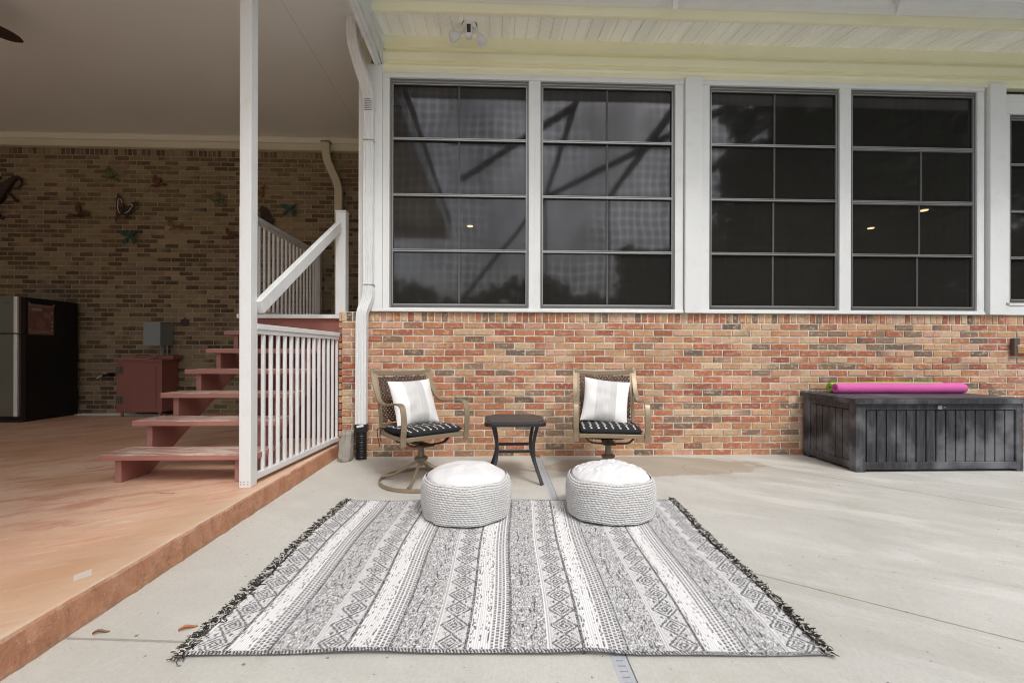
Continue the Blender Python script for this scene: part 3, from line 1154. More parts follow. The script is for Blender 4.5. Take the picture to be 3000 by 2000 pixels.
# ------------------------------------------------------------------ downspouts
def ribbed(mb, path, w, dep, side, ribs=4):
    """rectangular pipe with corrugated front; side is the width direction"""
    path = [Vector(p) for p in path]
    m = len(path)
    sec = []
    for k in range(ribs * 6 + 1):
        u = -1 + 2 * k / (ribs * 6)
        sec.append((u * w / 2, dep / 2 - (.0 if k % 6 in (0, 1, 2, 3) else .006)))
    sec += [(w / 2, -dep / 2), (-w / 2, -dep / 2)]
    n = len(sec)
    vs, fs = [], []
    for i, p in enumerate(path):
        t = (path[min(i + 1, m - 1)] - path[max(i - 1, 0)]).normalized()
        sd_ = Vector(side)
        sd_ = (sd_ - t * sd_.dot(t)).normalized()
        nn = sd_.cross(t)
        if nn.y > 0:
            nn = -nn
        for (a_, b_) in sec:
            vs.append(p + sd_ * a_ + nn * b_)
    for i in range(m - 1):
        for k in range(n):
            k2 = (k + 1) % n
            fs.append((i * n + k, i * n + k2, (i + 1) * n + k2, (i + 1) * n + k))
    fs += [tuple(range(n - 1, -1, -1)), tuple((m - 1) * n + k for k in range(n))]
    mb.add(vs, fs)


ds = thing('downspout', 'ribbed white downspout bending from the carport beam down the corner of the brick wall', 'downspout', (-1.3, 4.52, 0))
mb = MB()
ribbed(mb, cr([(-1.355, 4.36, 4.198), (-1.36, 4.365, 4.08), (-1.345, 4.39, 3.93), (-1.30, 4.45, 3.76), (-1.255, 4.51, 3.60), (-1.245, 4.525, 3.50), (-1.245, 4.525, 3.42)], 7), .10, .068, (1, -.15, 0))
mb.build('upper_elbow', M['white_metal'], ds, smooth=True)
mb = MB()
ribbed(mb, [(-1.245, 4.524, 3.43), (-1.246, 4.522, 2.6), (-1.247, 4.520, 1.64)], .094, .064, (1, 0, 0))
mb.build('upper_pipe', M['white_metal'], ds, smooth=True)
mb = MB()
ribbed(mb, cr([(-1.247, 4.52, 1.66), (-1.248, 4.52, 1.59), (-1.265, 4.51, 1.52), (-1.285, 4.49, 1.455), (-1.295, 4.484, 1.40), (-1.297, 4.484, 1.345)], 6), .100, .068, (1, -.1, 0))
mb.build('lower_elbow', M['white_metal'], ds, smooth=True)
mb = MB()
ribbed(mb, [(-1.297, 4.484, 1.355), (-1.30, 4.486, .8), (-1.303, 4.49, .335)], .104, .072, (1, 0, 0))
mb.build('lower_pipe', M['white_metal'], ds, smooth=True)
mb = MB()
mb.box(-1.295, -1.195, 4.484, 4.560, 3.11, 3.118)
mb.box(-1.30, -1.193, 4.484, 4.560, 1.70, 1.706)
mb.build('strap', M['alu'], ds)
mb = MB()
for k in range(6):
    z_ = 3.405 + k * .021
    mb.sweep([(-1.283, 4.490 - .0 * k, z_), (-1.207, 4.488, z_ + .003)], (0, 0, 1), .0035, .004)
mb.build('crimps', M['hinge'], ds)
mb = MB()
mb.box(-1.362, -1.244, 4.445, 4.535, .262, .345)
mb.build('adapter', M['black'], ds, bevel=.012, seg=3)
mb = MB()
mb.sweep([(-1.335, 4.4435, .322), (-1.27, 4.4435, .335)], (0, 0, 1), .022, .002)
mb.build('paper_tag', M['white'], ds)
mb = MB()
prof = []
for i in range(57):
    z_ = .002 + .262 * i / 56
    prof.append((.05 + .005 * math.sin(i * math.pi * 2 / 4.3), z_))
mb.lathe(prof, 28, (-1.303, 4.49, 0))
mb.build('corrugated_pipe', M['black'], ds, smooth=True, angle=60)

d2 = thing('carport_downspout', 'plain beige downspout with a double bend on the back brick wall', 'downspout', (-2.35, 6.8, 2.0))
mb = MB()
ribbed(mb, cr([(-2.495, 6.79, 4.128), (-2.49, 6.79, 3.96), (-2.465, 6.79, 3.84), (-2.40, 6.80, 3.68), (-2.345, 6.80, 3.56), (-2.315, 6.80, 3.45), (-2.312, 6.80, 3.30), (-2.31, 6.80, 2.6), (-2.31, 6.80, 1.5)], 6), .105, .075, (1, 0, 0), ribs=1)
mb.build('pipe', M['yellow_pale'], d2, smooth=True)
mb = MB()
mb.box(-2.56, -2.43, 6.745, 6.83, 4.118, 4.13)
mb.build('outlet_flange', M['hinge'], d2)

# stone block
random.seed(5)
bm = bmesh.new()
bmesh.ops.create_cube(bm, size=1)
bmesh.ops.subdivide_edges(bm, edges=bm.edges[:], cuts=9, use_grid_fill=True)
for v in bm.verts:
    p = v.co
    q = Vector((p.x * .105, p.y * .13, p.z * .285))
    q *= 1 - .10 * max(0, abs(p.x) + abs(p.y) + abs(p.z) - 1.15)
    q.x += p.z * .015 + (.012 if p.z > .2 and p.x < 0 else 0)
    q += Vector((noise.noise(p * 5 + Vector((1, 2, 3))), noise.noise(p * 5 + Vector((7, 2, 3))), noise.noise(p * 5 + Vector((1, 9, 3))))) * .012
    q += Vector((noise.noise(p * 16), noise.noise(p * 16 + Vector((7, 2, 3))), noise.noise(p * 16 + Vector((1, 9, 3))))) * .005
    v.co = q
me = bpy.data.meshes.new('stone_block')
bm.to_mesh(me)
bm.free()
me.materials.append(M['stone'])
me.polygons.foreach_set('use_smooth', [True] * len(me.polygons))
o = bpy.data.objects.new('stone_block', me)
COL.objects.link(o)
o.location = (-1.425, 4.43, .143)
tag(o, 'rough grey concrete block standing on end beside the black drain pipe', 'block')

# channel drain in the patio
dr = thing('channel_drain', 'narrow grey slotted drain channel crossing the patio under the rug', 'drain', (.42, 2, 0))
mb = MB()
mb.box(.3962, .4105, -4.3, 4.50, -.012, .0005)
mb.box(.4355, .4498, -4.3, 4.50, -.012, .0005)
y = -4.3
rng = random.Random(3)
while y < 4.48:
    mb.box(.4108, .4352, y, y + .0195, -.012, .0003)
    y += .0265
mb.build('grate', M['drain'], dr)
mb = MB()
mb.box(.396, .45, -4.3, 4.5, -.06, -.03)
mb.build('trough', M['dark'], dr)
mb = MB()
mb.box(.4499, .4535, -4.3, 4.5, -.01, .0012)
mb.build('edge_seal', M['alu_dark'], dr)


# ------------------------------------------------------------------ rug
def build_rug():
    W, D = 2.25, 1.635
    nx, ny = 750, 500
    rng = np.random.default_rng(4)
    u = np.linspace(0, W, nx + 1)
    v = np.linspace(0, D, ny + 1)
    U, V = np.meshgrid(u, v, indexing='xy')
    cream = np.array([.70, .70, .70])
    white = np.array([.88, .88, .89])
    dark = np.array([.055, .055, .06])
    grey = np.array([.40, .40, .41])
    # speckle that stays mostly along the stripes
    sp = rng.random(U.shape)
    sl = rng.random((ny // 3 + 2, nx + 1)).repeat(3, axis=0)[:ny + 1]
    col_id = rng.random((1, nx + 1))
    p = np.mod(U - .016, .424)
    base = np.ones(U.shape) * .62
    darkness = np.zeros(U.shape)

    def band(a, b):
        return (p >= a) & (p < b)
    # diamonds: weft-speckled ground, dark concentric lozenges
    dm = band(0, .106)
    base = np.where(dm, .72 + .12 * (sp > .5) - .16 * (np.mod(np.floor(U / .006) + np.floor(V / .006), 2) == 0) * (sp > .35), base)
    cx = (p - .053) / .053
    per = .112
    cv = (np.mod(V, per) - per / 2) / (per / 2)
    lz = np.abs(cx) + np.abs(cv)
    wob = .03 * np.sin(V * 300) + .05 * (sl - .5)
    for r_, w_ in ((.98, .11), (.60, .09), (.26, .11)):
        darkness = np.maximum(darkness, np.where(dm & (np.abs(lz + wob - r_) < w_) & (sl > .12), .8, 0))
    lz2 = np.abs(cx) + np.abs(np.mod(V + per / 2, per) - per / 2) / (per / 2)
    darkness = np.maximum(darkness, np.where(dm & (np.abs(lz2 + wob - .58) < .09) & (np.abs(cx) > .42) & (sl > .1), .85, 0))
    # dark border line
    dk = band(.107, .119)
    base = np.where(dk, .55, base)
    darkness = np.maximum(darkness, np.where(dk & (rng.random(U.shape) > .28), .9, 0))
    # white cords with broken dark dashes
    wb_ = band(.120, .196)
    cord = np.mod(U / .0085, 1)
    base = np.where(wb_, np.where(cord < .30, .66, .93), base)
    for (a, w_, dens, seed) in ((.127, .0045, .6, 1), (.139, .0036, .4, 2), (.162, .0036, .22, 3), (.176, .0036, .3, 5), (.189, .005, .6, 4)):
        rr = np.random.default_rng(seed)
        nseg = 140
        on = (rr.random((nseg, 8)) < dens)
        seg = np.clip((V / D * nseg).astype(int), 0, nseg - 1)
        sid = np.clip(((U - .016) / .424 + 1).astype(int), 0, 7)
        sh = (rr.random((nseg, 8)) - .5) * .008
        m = wb_ & (np.abs(p - a - sh[seg, sid]) < w_ * .55) & on[seg, sid]
        darkness = np.maximum(darkness, np.where(m, .85, 0))
    # dotted rows
    dt = band(.196, .262)
    base = np.where(dt, np.where(np.mod((p - .196) / .0165, 1) < .24, .90, .66), base)
    rowi = np.floor((p - .196) / .0165)
    m = dt & (np.mod((p - .196) / .0165, 1) > .32) & (np.mod((V + rowi * .009) / .018, 1) > .48) & (sp > .12)
    darkness = np.maximum(darkness, np.where(m, .85, 0))
    dk2 = band(.263, .274)
    darkness = np.maximum(darkness, np.where(dk2 & (rng.random(U.shape) > .25), .88, 0))
    # grey heathered field with a few long broken dashes
    gy = band(.276, .406)
    n1 = rng.random(U.shape)
    c1 = rng.random((ny // 3 + 2, nx + 2)).repeat(3, axis=0)[:ny + 1, :nx + 1]
    c2 = rng.random((ny // 2 + 2, nx // 2 + 2)).repeat(2, axis=0).repeat(2, axis=1)[:ny + 1, :nx + 1]
    base = np.where(gy, .68 - .12 * (np.mod(U / .009, 1) < .4) + .1 * (n1 - .5), base)
    darkness = np.maximum(darkness, np.where(gy & (c1 > .72), .7, 0))
    darkness = np.maximum(darkness, np.where(gy & (c2 > .90), .6, 0))
    base = np.where(gy & (c2 < .12), .88, base)
    darkness = np.maximum(darkness, np.where(dm & (c1 > .82), .4, 0))
    for (a, dens, seed) in ((.318, .34, 11), (.352, .22, 12), (.37, .2, 13)):
        rr = np.random.default_rng(seed)
        nseg = 46
        on = (rr.random((nseg, 8)) < dens)
        seg = np.clip((V / D * nseg).astype(int), 0, nseg - 1)
        sid = np.clip(((U - .016) / .424 + 1).astype(int), 0, 7)
        m = gy & (np.abs(p - a - .004 * np.sin(V * 40)) < .0035) & on[seg, sid] & (sp > .2)
        darkness = np.maximum(darkness, np.where(m, .9, 0))
    # thin white pair
    wp = band(.407, .424)
    base = np.where(wp, np.where(((p > .408) & (p < .4115)) | ((p > .4185) & (p < .422)), .92, .55), base)
    # plain white selvedge line inside each fringe
    base = np.where((U < .012) | (U > W - .012), .9, base)
    darkness = np.where((U < .012) | (U > W - .012), 0, darkness)
    # whipped edge front and back
    ed = (V < .022) | (V > D - .014)
    e1 = np.mod((U + V * .4) / .012 + .3 * sl, 1) < .36
    base = np.where(ed, .75, base)
    darkness = np.where(ed, np.where(e1, .1, .95), darkness)
    lum = base * (1 - darkness) + .05 * darkness
    lum *= .93 + .10 * rng.random(U.shape)
    C = np.stack([lum, lum * .998, lum * 1.005, np.ones_like(lum)], axis=-1)
    Z = .009 + .0022 * np.sin(V * 7 + U * 1.7) + .0018 * np.sin(U * 11 + 1) + np.where(ed, .0025, 0) - np.where(darkness > .5, .0008, 0)
    Z += .012 * np.exp(-((U - 1.42) ** 2) / .012 - (V ** 2) / .01)
    Z += .006 * np.exp(-((U - .62) ** 2) / .03 - (V ** 2) / .01)
    VV = V.copy()
    VV += .012 * np.sin(U * 2.1 + .4) * (1 - V / D)
    UU = U * (1 - .022 * (1 - V / D)) + .006 * np.sin(V * 5)
    verts = np.stack([UU - W / 2, VV - D / 2, Z], axis=-1).reshape(-1, 3).astype(np.float32)
    idx = np.arange((ny + 1) * (nx + 1)).reshape(ny + 1, nx + 1)
    q = np.stack([idx[:-1, :-1], idx[:-1, 1:], idx[1:, 1:], idx[1:, :-1]], axis=-1).reshape(-1, 4)
    me = bpy.data.meshes.new('rug_weave')
    me.vertices.add(len(verts))
    me.vertices.foreach_set('co', verts.ravel())
    me.loops.add(q.size)
    me.loops.foreach_set('vertex_index', q.ravel().astype(np.int32))
    me.polygons.add(len(q))
    me.polygons.foreach_set('loop_start', (np.arange(len(q)) * 4).astype(np.int32))
    me.update(calc_edges=True)
    ca = me.color_attributes.new('Col', 'FLOAT_COLOR', 'POINT')
    ca.data.foreach_set('color', C.reshape(-1).astype(np.float32))
    me.materials.append(M['attr'])
    rug = thing('area_rug', 'black and white striped area rug with diamond bands and shaggy side fringes', 'rug')
    o = bpy.data.objects.new('weave', me)
    COL.objects.link(o)
    o.parent = rug
    # underside edge
    for sgn in (-1, 1):
        mb = MB()
        rg = random.Random(7 + sgn)
        for k in range(2500):
            v_ = rg.uniform(-.004, D + .004)
            L = rg.uniform(.024, .055) if sgn < 0 else rg.uniform(.02, .044)
            x = (-W / 2 if sgn < 0 else W * (.5 - .022 * (1 - min(1, max(0, v_ / D))))) + .006 * math.sin(v_ * 5) - sgn * .004
            y = v_ - D / 2 + .012 * math.sin((0 if sgn < 0 else W) * 2.1 + .4) * (1 - v_ / D)
            an = rg.uniform(-.9, .9)
            z = .010 + rg.uniform(0, .010)
            pts = [Vector((x, y, z))]
            seg = 4
            for q_ in range(seg):
                an += rg.uniform(-.9, .9)
                pts.append(pts[-1] + Vector((sgn * math.cos(an) * L / seg, math.sin(an) * L / seg, rg.uniform(-.004, .004))))
                pts[-1].z = max(.003, pts[-1].z)
            c_ = rg.choice([(.035, .033, .032)] * 6 + [(.12, .115, .105)] * 2 + [(.60, .58, .52)] * 3)
            mb.tube(pts, rg.uniform(.0014, .0024), 4, col=c_)
        mb.build('fringe', M['attr'], rug)
    rug.location = (.083, 2.370, 0)
    rug.rotation_euler = (0, 0, R(-1.3))
    return rug


build_rug()


# ------------------------------------------------------------------ poufs
def make_pouf(seed, label, group):
    t = thing('pouf', label, 'pouf', (0, 0, 0), group)
    n, m = 420, 170
    rows = 18
    vs, fs, cs = [], [], []
    H = .240
    sd_ = Vector((seed * 3.1, seed * 1.7, 0))
    for i in range(m + 1):
        tt = i / m
        if tt < .06:
            r0 = .252 + (.272 - .252) * math.sin(tt / .06 * math.pi / 2)
        else:
            r0 = .272 + .010 * math.sin((tt - .06) / .94 * math.pi) - .016 * max(0, (tt - .8) / .2) ** 2
        if i == m:
            pass
        z0 = .004 + H * tt
        for k in range(n):
            a = 2 * math.pi * k / n
            d_ = Vector((math.cos(a), math.sin(a), 0))
            sag = noise.noise(d_ * 1.6 + sd_) * .016
            dip = (noise.noise(d_ * 2.6 + sd_ * 2) * .02) * (1 - tt)
            fold = 0
            if tt < .3:
                fold = -.016 * max(0, noise.noise(d_ * 5 + sd_)) * (1 - tt / .3)
            rowp = tt * rows + noise.noise(d_ * 3 + sd_ + Vector((0, 0, tt * 3))) * .35
            fr = rowp - math.floor(rowp)
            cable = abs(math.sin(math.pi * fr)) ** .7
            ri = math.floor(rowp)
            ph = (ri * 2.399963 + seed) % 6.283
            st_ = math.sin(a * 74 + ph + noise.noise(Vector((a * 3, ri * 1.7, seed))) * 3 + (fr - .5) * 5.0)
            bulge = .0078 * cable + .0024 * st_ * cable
            gap_shade = max(0.0, 1 - cable * 1.7) * (1.0 if st_ < .0 else .42)
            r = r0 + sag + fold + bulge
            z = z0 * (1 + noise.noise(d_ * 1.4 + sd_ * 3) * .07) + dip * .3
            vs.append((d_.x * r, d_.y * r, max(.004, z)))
            lum = .66 + .06 * noise.noise(Vector((a * 9, tt * 30, seed))) - .72 * gap_shade  # gaps between knit rows darkened in the vertex colour, as shade
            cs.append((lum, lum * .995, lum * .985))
    for i in range(m):
        for k in range(n):
            k2 = (k + 1) % n
            fs.append((i * n + k, i * n + k2, (i + 1) * n + k2, (i + 1) * n + k))
    mb = MB()
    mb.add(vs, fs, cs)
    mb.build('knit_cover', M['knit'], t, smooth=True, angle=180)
    # seam of the cover
    # white domed cushion
    n, m = 120, 40
    vs, fs = [], []
    for i in range(m + 1):
        q = i / m
        for k in range(n):
            a = 2 * math.pi * k / n
            d_ = Vector((math.cos(a), math.sin(a), 0))
            rim = (.256 + noise.noise(d_ * 1.6 + sd_) * .016)
            r = rim * math.sin(q * math.pi / 2) ** .85 if q > 0 else 0
            rr = r / rim
            z = H + .080 * (1 - rr ** 2.3) ** .8 if rr < 1 else H
            z += noise.noise(d_ * rr * 3.2 + sd_) * .011 * (1 - rr * .4)
            ridge = noise.noise(Vector((d_.x * rr * 2.2 + seed, d_.y * rr * 6.5, 0)))
            z -= .010 * max(0, .22 - abs(ridge)) / .22 * (1 - abs(rr - .6)) * (1 if seed > 1 else .35)
            z = z * (1 + noise.noise(d_ * 1.4 + sd_ * 3) * .07 * rr) - .006 * (rr > .97)
            vs.append((d_.x * r, d_.y * r, z))
    for i in range(m):
        for k in range(n):
            k2 = (k + 1) % n
            fs.append((i * n + k, i * n + k2, (i + 1) * n + k2, (i + 1) * n + k))
    mb = MB()
    mb.add(vs, fs)
    mb.build('cushion_top', M['whitecloth'], t, smooth=True, angle=180)
    return t


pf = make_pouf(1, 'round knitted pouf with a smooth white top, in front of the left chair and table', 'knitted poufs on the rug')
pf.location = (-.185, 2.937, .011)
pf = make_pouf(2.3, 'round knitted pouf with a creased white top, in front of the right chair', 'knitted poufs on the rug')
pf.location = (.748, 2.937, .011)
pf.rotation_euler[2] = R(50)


# ------------------------------------------------------------------ chairs (facing -Y)
def arm_path(sgn):
    pts = [(.362, .905), (.350, .86), (.312, .78), (.255, .70), (.195, .648), (.12, .628), (.03, .632), (-.08, .645),
           (-.17, .652), (-.222, .640), (-.246, .60), (-.258, .54), (-.256, .47), (-.246, .41), (-.244, .345)]
    out = []
    for q, (y, z) in enumerate(pts):
        x = .262 + (.004 if q > 3 else 0) + .008 * math.sin(max(0, min(1, (q - 3) / 7)) * math.pi / 2)
        out.append((sgn * x, y, z))
    return cr(out, 5)


def make_chair():
    t = thing('patio_chair', '', 'chair')
    for sgn in (-1, 1):
        mb = MB()
        mb.sweep(arm_path(sgn), (1, 0, 0), .042, .015)
        mb.build('arm', M['bronze'], t, smooth=True, bevel=.003)
    # back frame: two uprights, bowed top rail
    mb = MB()
    for sgn in (-1, 1):
        mb.sweep(cr([(sgn * .235, .350, .855), (sgn * .236, .298, .70), (sgn * .238, .25, .55), (sgn * .24, .225, .40)], 5), (1, 0, 0), .028, .02)
    mb.sweep(cr([(-.262, .350, .872), (-.14, .366, .862), (0, .373, .858), (.14, .366, .862), (.262, .350, .872)], 5), (0, 0, 1), .038, .018)
    mb.sweep(cr([(-.235, .236, .445), (0, .25, .44), (.235, .236, .445)], 5), (0, 0, 1), .024, .016)
    mb.build('back_frame', M['bronze'], t, smooth=True, bevel=.003)
    # wicker panel
    mb = MB()

    def pt(x, z, o):
        yy = .248 + (z - .45) * .275 + .014 * (1 - (x / .22) ** 2)
        return Vector((x, yy + o, z))
    x0, x1, z0, z1 = -.218, .218, .458, .838
    s_ = .036
    for dirn in (1, -1):
        c_ = -2.0
        k = 0
        while c_ < 2.0:
            c_ += s_
            k += 1
            # line z = dirn*x*1.25 + c
            pts = []
            nseg = 26
            for q in range(nseg + 1):
                x = x0 + (x1 - x0) * q / nseg
                z = dirn * x * 1.25 + c_
                if z0 <= z <= z1:
                    pts.append(pt(x, z, .0035 * math.sin(q * 2.2 + k) * dirn))
            if len(pts) > 1:
                mb.sweep(pts, (0, 1, 0), .004, .0145)
    zz = z0 + .006
    while zz < z1:
        mb.sweep([pt(x0 + (x1 - x0) * q / 12, zz, .004 * math.sin(q * 3 + zz * 90)) for q in range(13)], (0, 1, 0), .004, .005)
        zz += .033
    mb.build('wicker_panel', M['wicker'], t)
    # seat frame
    mb = MB()
    mb.sweep([(-.25, -.236, .392), (.25, -.236, .392)], (0, 0, 1), .032, .022)
    mb.sweep([(-.245, .23, .385), (.245, .23, .385)], (0, 0, 1), .026, .02)
    for sgn in (-1, 1):
        mb.sweep([(sgn * .25, -.236, .392), (sgn * .247, 0, .380), (sgn * .243, .235, .39)], (1, 0, 0), .022, .03)
    mb.build('seat_frame', M['bronze'], t, smooth=True, bevel=.003)
    mb = MB()
    n = 14
    g = []
    for i in range(n + 1):
        for j in range(n + 1):
            x = -.238 + .476 * i / n
            y = -.22 + .44 * j / n
            g.append((x, y, .392 - .02 * math.sin(math.pi * i / n) * math.sin(math.pi * j / n)))
    mb.add(g, [(i * (n + 1) + j, (i + 1) * (n + 1) + j, (i + 1) * (n + 1) + j + 1, i * (n + 1) + j + 1) for i in range(n) for j in range(n)])
    mb.build('seat_sling', M['wicker'], t)
    # swivel bracket
    mb = MB()
    for y in (-.12, .12):
        mb.sweep(cr([(-.205, y, .372), (-.175, y * .95, .338), (-.135, y * .9, .312), (0, y * .85, .308), (.135, y * .9, .312), (.175, y * .95, .338), (.205, y, .372)], 3), (0, 1, 0), .03, .011)
    mb.box(-.05, .05, -.13, .13, .296, .306)
    mb.build('swivel_bracket', M['bronze_dark'], t, bevel=.002)
    mb = MB()
    mb.lathe([(.024, .13), (.024, .165), (.05, .172), (.058, .185), (.05, .196), (.03, .205), (.026, .235), (.026, .298), (.014, .30), (.014, .318)], 24)
    mb.build('swivel_post', paint('aged_bronze', (.22, .175, .125), .4, .1, 8, metal=.3), t, smooth=True)
    for k in range(4):
        a = R(45 + 90 * k)
        mb = MB()
        mb.tube(cr([(math.cos(a) * .018, math.sin(a) * .018, .168), (math.cos(a) * .10, math.sin(a) * .10, .118),
                    (math.cos(a) * .22, math.sin(a) * .22, .052), (math.cos(a) * .314, math.sin(a) * .314, .03)], 5), .0115, 10)
        mb.build('base_leg', M['bronze'], t, smooth=True)
    mb = MB()
    ring = [(math.cos(2 * math.pi * k / 72) * .325, math.sin(2 * math.pi * k / 72) * .325, .017) for k in range(72)]
    mb.sweep(ring, (0, 0, 1), .026, .014, closed=True)
    mb.build('base_ring', M['bronze'], t, smooth=True, bevel=.002)
    return t


GC = 'swivel patio chairs against the brick wall'
ch1 = make_chair()
ch2 = dup(ch1)
ch1['label'] = 'brown metal swivel chair turned to the right, beside the white downspout'
ch2['label'] = 'brown metal swivel chair facing forward, right of the small black table'
ch1['group'] = ch2['group'] = GC
C1 = ((-.600, 3.715, 0), R(37))
C2 = ((.94, 3.755, 0), R(-8))
ch1.location, ch1.rotation_euler = C1[0], (0, 0, C1[1])
ch2.location, ch2.rotation_euler = C2[0], (0, 0, C2[1])


def pad(w, d_, th, nx, ny, colfn, e=4.0, puff=.5, ear=0.0):
    """closed cushion: local x,y in plane, z thickness"""
    vs, cs, fs = [], [], []
    for s_ in (1, -1):
        for i in range(nx + 1):
            for j in range(ny + 1):
                u = -1 + 2 * i / nx
                v = -1 + 2 * j / ny
                uu = math.sin(u * math.pi / 2) if puff else u
                vv = math.sin(v * math.pi / 2)
                prof_ = ((1 - abs(uu) ** e) * (1 - abs(vv) ** e))
                z = s_ * th * .5 * max(0, prof_) ** puff
                x = uu * w / 2 * (1 - ear * (1 - vv * vv))
                y = vv * d_ / 2 * (1 - ear * (1 - uu * uu))
                n_ = noise.noise(Vector((uu * 2.2, vv * 2.2, s_ * 3 + w * 30)))
                z += n_ * th * .09 * max(0, prof_) ** .5
                vs.append((x, y, z))
                cs.append(colfn(uu, vv, s_))
    m = (nx + 1) * (ny + 1)
    for s_ in (0, 1):
        for i in range(nx):
            for j in range(ny):
                a = s_ * m + i * (ny + 1) + j
                q = (a, a + ny + 1, a + ny + 2, a + 1)
                fs.append(q if s_ == 0 else q[::-1])
    mb = MB()
    mb.add(vs, fs, cs)
    return mb


def seatcol(u, v, s_):
    base = (.028, .029, .032)
    if s_ < 0:
        return base
    k = (u + 1) * 4.2
    f = k % 1
    z = (v + 1) * 5.5
    zig = .22 * abs((z % 2) - 1) + .30
    if abs(f - zig) < .10 and (z * 2.6) % 1 > .30 and abs(u) < .93:
        return (.74, .73, .68)
    return base


def linen(u, v, s_):
    n_ = noise.noise(Vector((u * 45, v * 1.5, 0)))
    if -.47 < u < .44:
        l = .64 + .08 * n_
        if u > .16:
            l -= .05
        return (l, l, l * .99)
    return (.84, .84, .84)


def place_on_chair(C, fn_local):
    Mx = Matrix.Translation(C[0]) @ Matrix.Rotation(C[1], 4, 'Z')
    return Mx @ fn_local


random.seed(3)
for (C, nm, lab, lab2, tilt, yaw_, px) in (
        (C1, 0, 'charcoal seat pad with white zigzag stitching on the left chair', 'white throw pillow with a grey centre band on the left chair', 1, 3, .0),
        (C2, 1, 'charcoal seat pad with white zigzag stitching on the right chair', 'white throw pillow with a grey centre band leaning to one side on the right chair', -7, 0, -.01)):
    mb = pad(.47, .45, .075, 100, 96, seatcol, e=7, puff=.42)
    o = thing('seat_pad', lab, 'cushion', (0, 0, 0), 'seat pads on the patio chairs')
    mb.v = [(x, y, z + .018 * (y / .22) ** 2 * 0) for (x, y, z) in mb.v]
    mb.build('pad', M['cushion'], o, smooth=True, angle=180)
    for sx in ((-1, 1) if nm == 0 else (-1, 1)):
        mb = MB()
        for (dx, dz, ln) in ((.0, -.10, 1), (.03, -.13, 1.1)):
            mb.tube(cr([(sx * .225, .19, 0), (sx * (.25 + dx), .215, .012), (sx * (.262 + dx * .7), .225, -.04), (sx * (.255 + dx * .3), .222, dz * ln)], 4), .0035, 5)
        mb.build('tie', M['black'], o)
    o.matrix_world = place_on_chair(C, Matrix.Translation((0, -.02, .425)) @ Matrix.Rotation(R(-2), 4, 'X'))
    o2 = pad(.395, .395, .15, 70, 70, linen, e=2.2, puff=.55, ear=.07).build('pillow', M['linen'], smooth=True, angle=180)
    tag(o2, lab2, 'pillow', 'throw pillows on the patio chairs')
    o2.matrix_world = place_on_chair(C, Matrix.Translation((px, .125, .628)) @ Matrix.Rotation(R(yaw_), 4, 'Z') @ Matrix.Rotation(R(66), 4, 'X') @ Matrix.Rotation(R(tilt), 4, 'Z'))

# ------------------------------------------------------------------ side table
tb = thing('side_table', 'small square black metal side table between the two chairs', 'table', (.16, 3.77, 0), rz=0)


def rrect(w, d_, r, n=6):
    out = []
    for (sx, sy, a0) in ((1, 1, 0), (-1, 1, 90), (-1, -1, 180), (1, -1, 270)):
        for k in range(n + 1):
            a = R(a0 + 90 * k / n)
            out.append((sx * (w / 2 - r) + r * math.cos(a), sy * (d_ / 2 - r) + r * math.sin(a)))
    return out


mb = MB()
mb.prism(rrect(.49, .47, .07), lambda u, v, w: (.16 + u, 3.77 + v, w), .462, .492)
mb.build('rim', M['table'], tb, bevel=.004)
mb = MB()
for k in range(7):
    y = 3.77 - .195 + k * .0655
    inset = .03 if k in (0, 6) else 0
    mb.box(.16 - .222 + inset, .16 + .222 - inset, y - .002, y + .058, .4925, .4975)
mb.build('slat_top', paint('weathered_slats', (.06, .055, .055), .5, .35, 14, bstr=.3), tb, bevel=.002)
for (sx, sy) in ((-1, -1), (1, -1), (-1, 1), (1, 1)):
    mb = MB()
    cx_, cy_ = .16, 3.77
    pts = [(cx_ + sx * .178, cy_ + sy * .15, .4615), (cx_ + sx * .158, cy_ + sy * .145, .38), (cx_ + sx * .145, cy_ + sy * .145, .29),
           (cx_ + sx * .150, cy_ + sy * .155, .20), (cx_ + sx * .178, cy_ + sy * .18, .10), (cx_ + sx * .212, cy_ + sy * .21, .004)]
    mb.sweep(cr(pts, 6), (1, 0, 0), .027, .020)
    mb.build('leg', M['table'], tb, smooth=True, bevel=.003)
for sy in (-1, 1):
    mb = MB()
    mb.sweep([(.03, 3.77 + sy * .147, .255), (.29, 3.77 + sy * .147, .255)], (0, 0, 1), .024, .012)
    mb.build('stretcher', M['table'], tb, bevel=.002)

# ------------------------------------------------------------------ deck box
bx = thing('deck_box', 'large charcoal plank-look storage box against the wall under the pink noodle', 'storage box', (3.9, 4.18, 0))
X0, X1, YA, YB = 3.158, 4.695, 3.872, 4.555
mb = MB()
mb.box(X0 + .03, X1 - .03, YA + .03, YB - .02, .03, .59)
mb.build('body', M['resin'], bx)
mb = MB()
npl = 15
xa, xb = X0 + .105, X1 - .075
for k in range(npl):
    a = xa + (xb - xa) * k / npl
    mb.box(a + .0055, a + (xb - xa) / npl - .0055, YA + .012, YA + .0295, .085, .54)
mb.build('front_planks', M['resin'], bx, bevel=.004)
mb = MB()
ya, yb = YA + .09, YB - .09
for k in range(6):
    a = ya + (yb - ya) * k / 6
    mb.box(X0 + .012, X0 + .0295, a + .004, a + (yb - ya) / 6 - .004, .085, .54)
mb.build('side_planks', M['resin'], bx, bevel=.004)
mb = MB()
mb.box(X0 + .062, X1 - .062, YA + .004, YA + .03, .545, .60)
mb.box(X0 + .07, X1 - .062, YA + .002, YA + .03, .022, .086)
mb.box(X0 + .004, X0 + .03, YA + .09, YB - .09, .545, .60)
mb.box(X0 + .002, X0 + .03, YA + .06, YB - .08, .022, .086)
mb.build('rails', M['resin'], bx, bevel=.004)
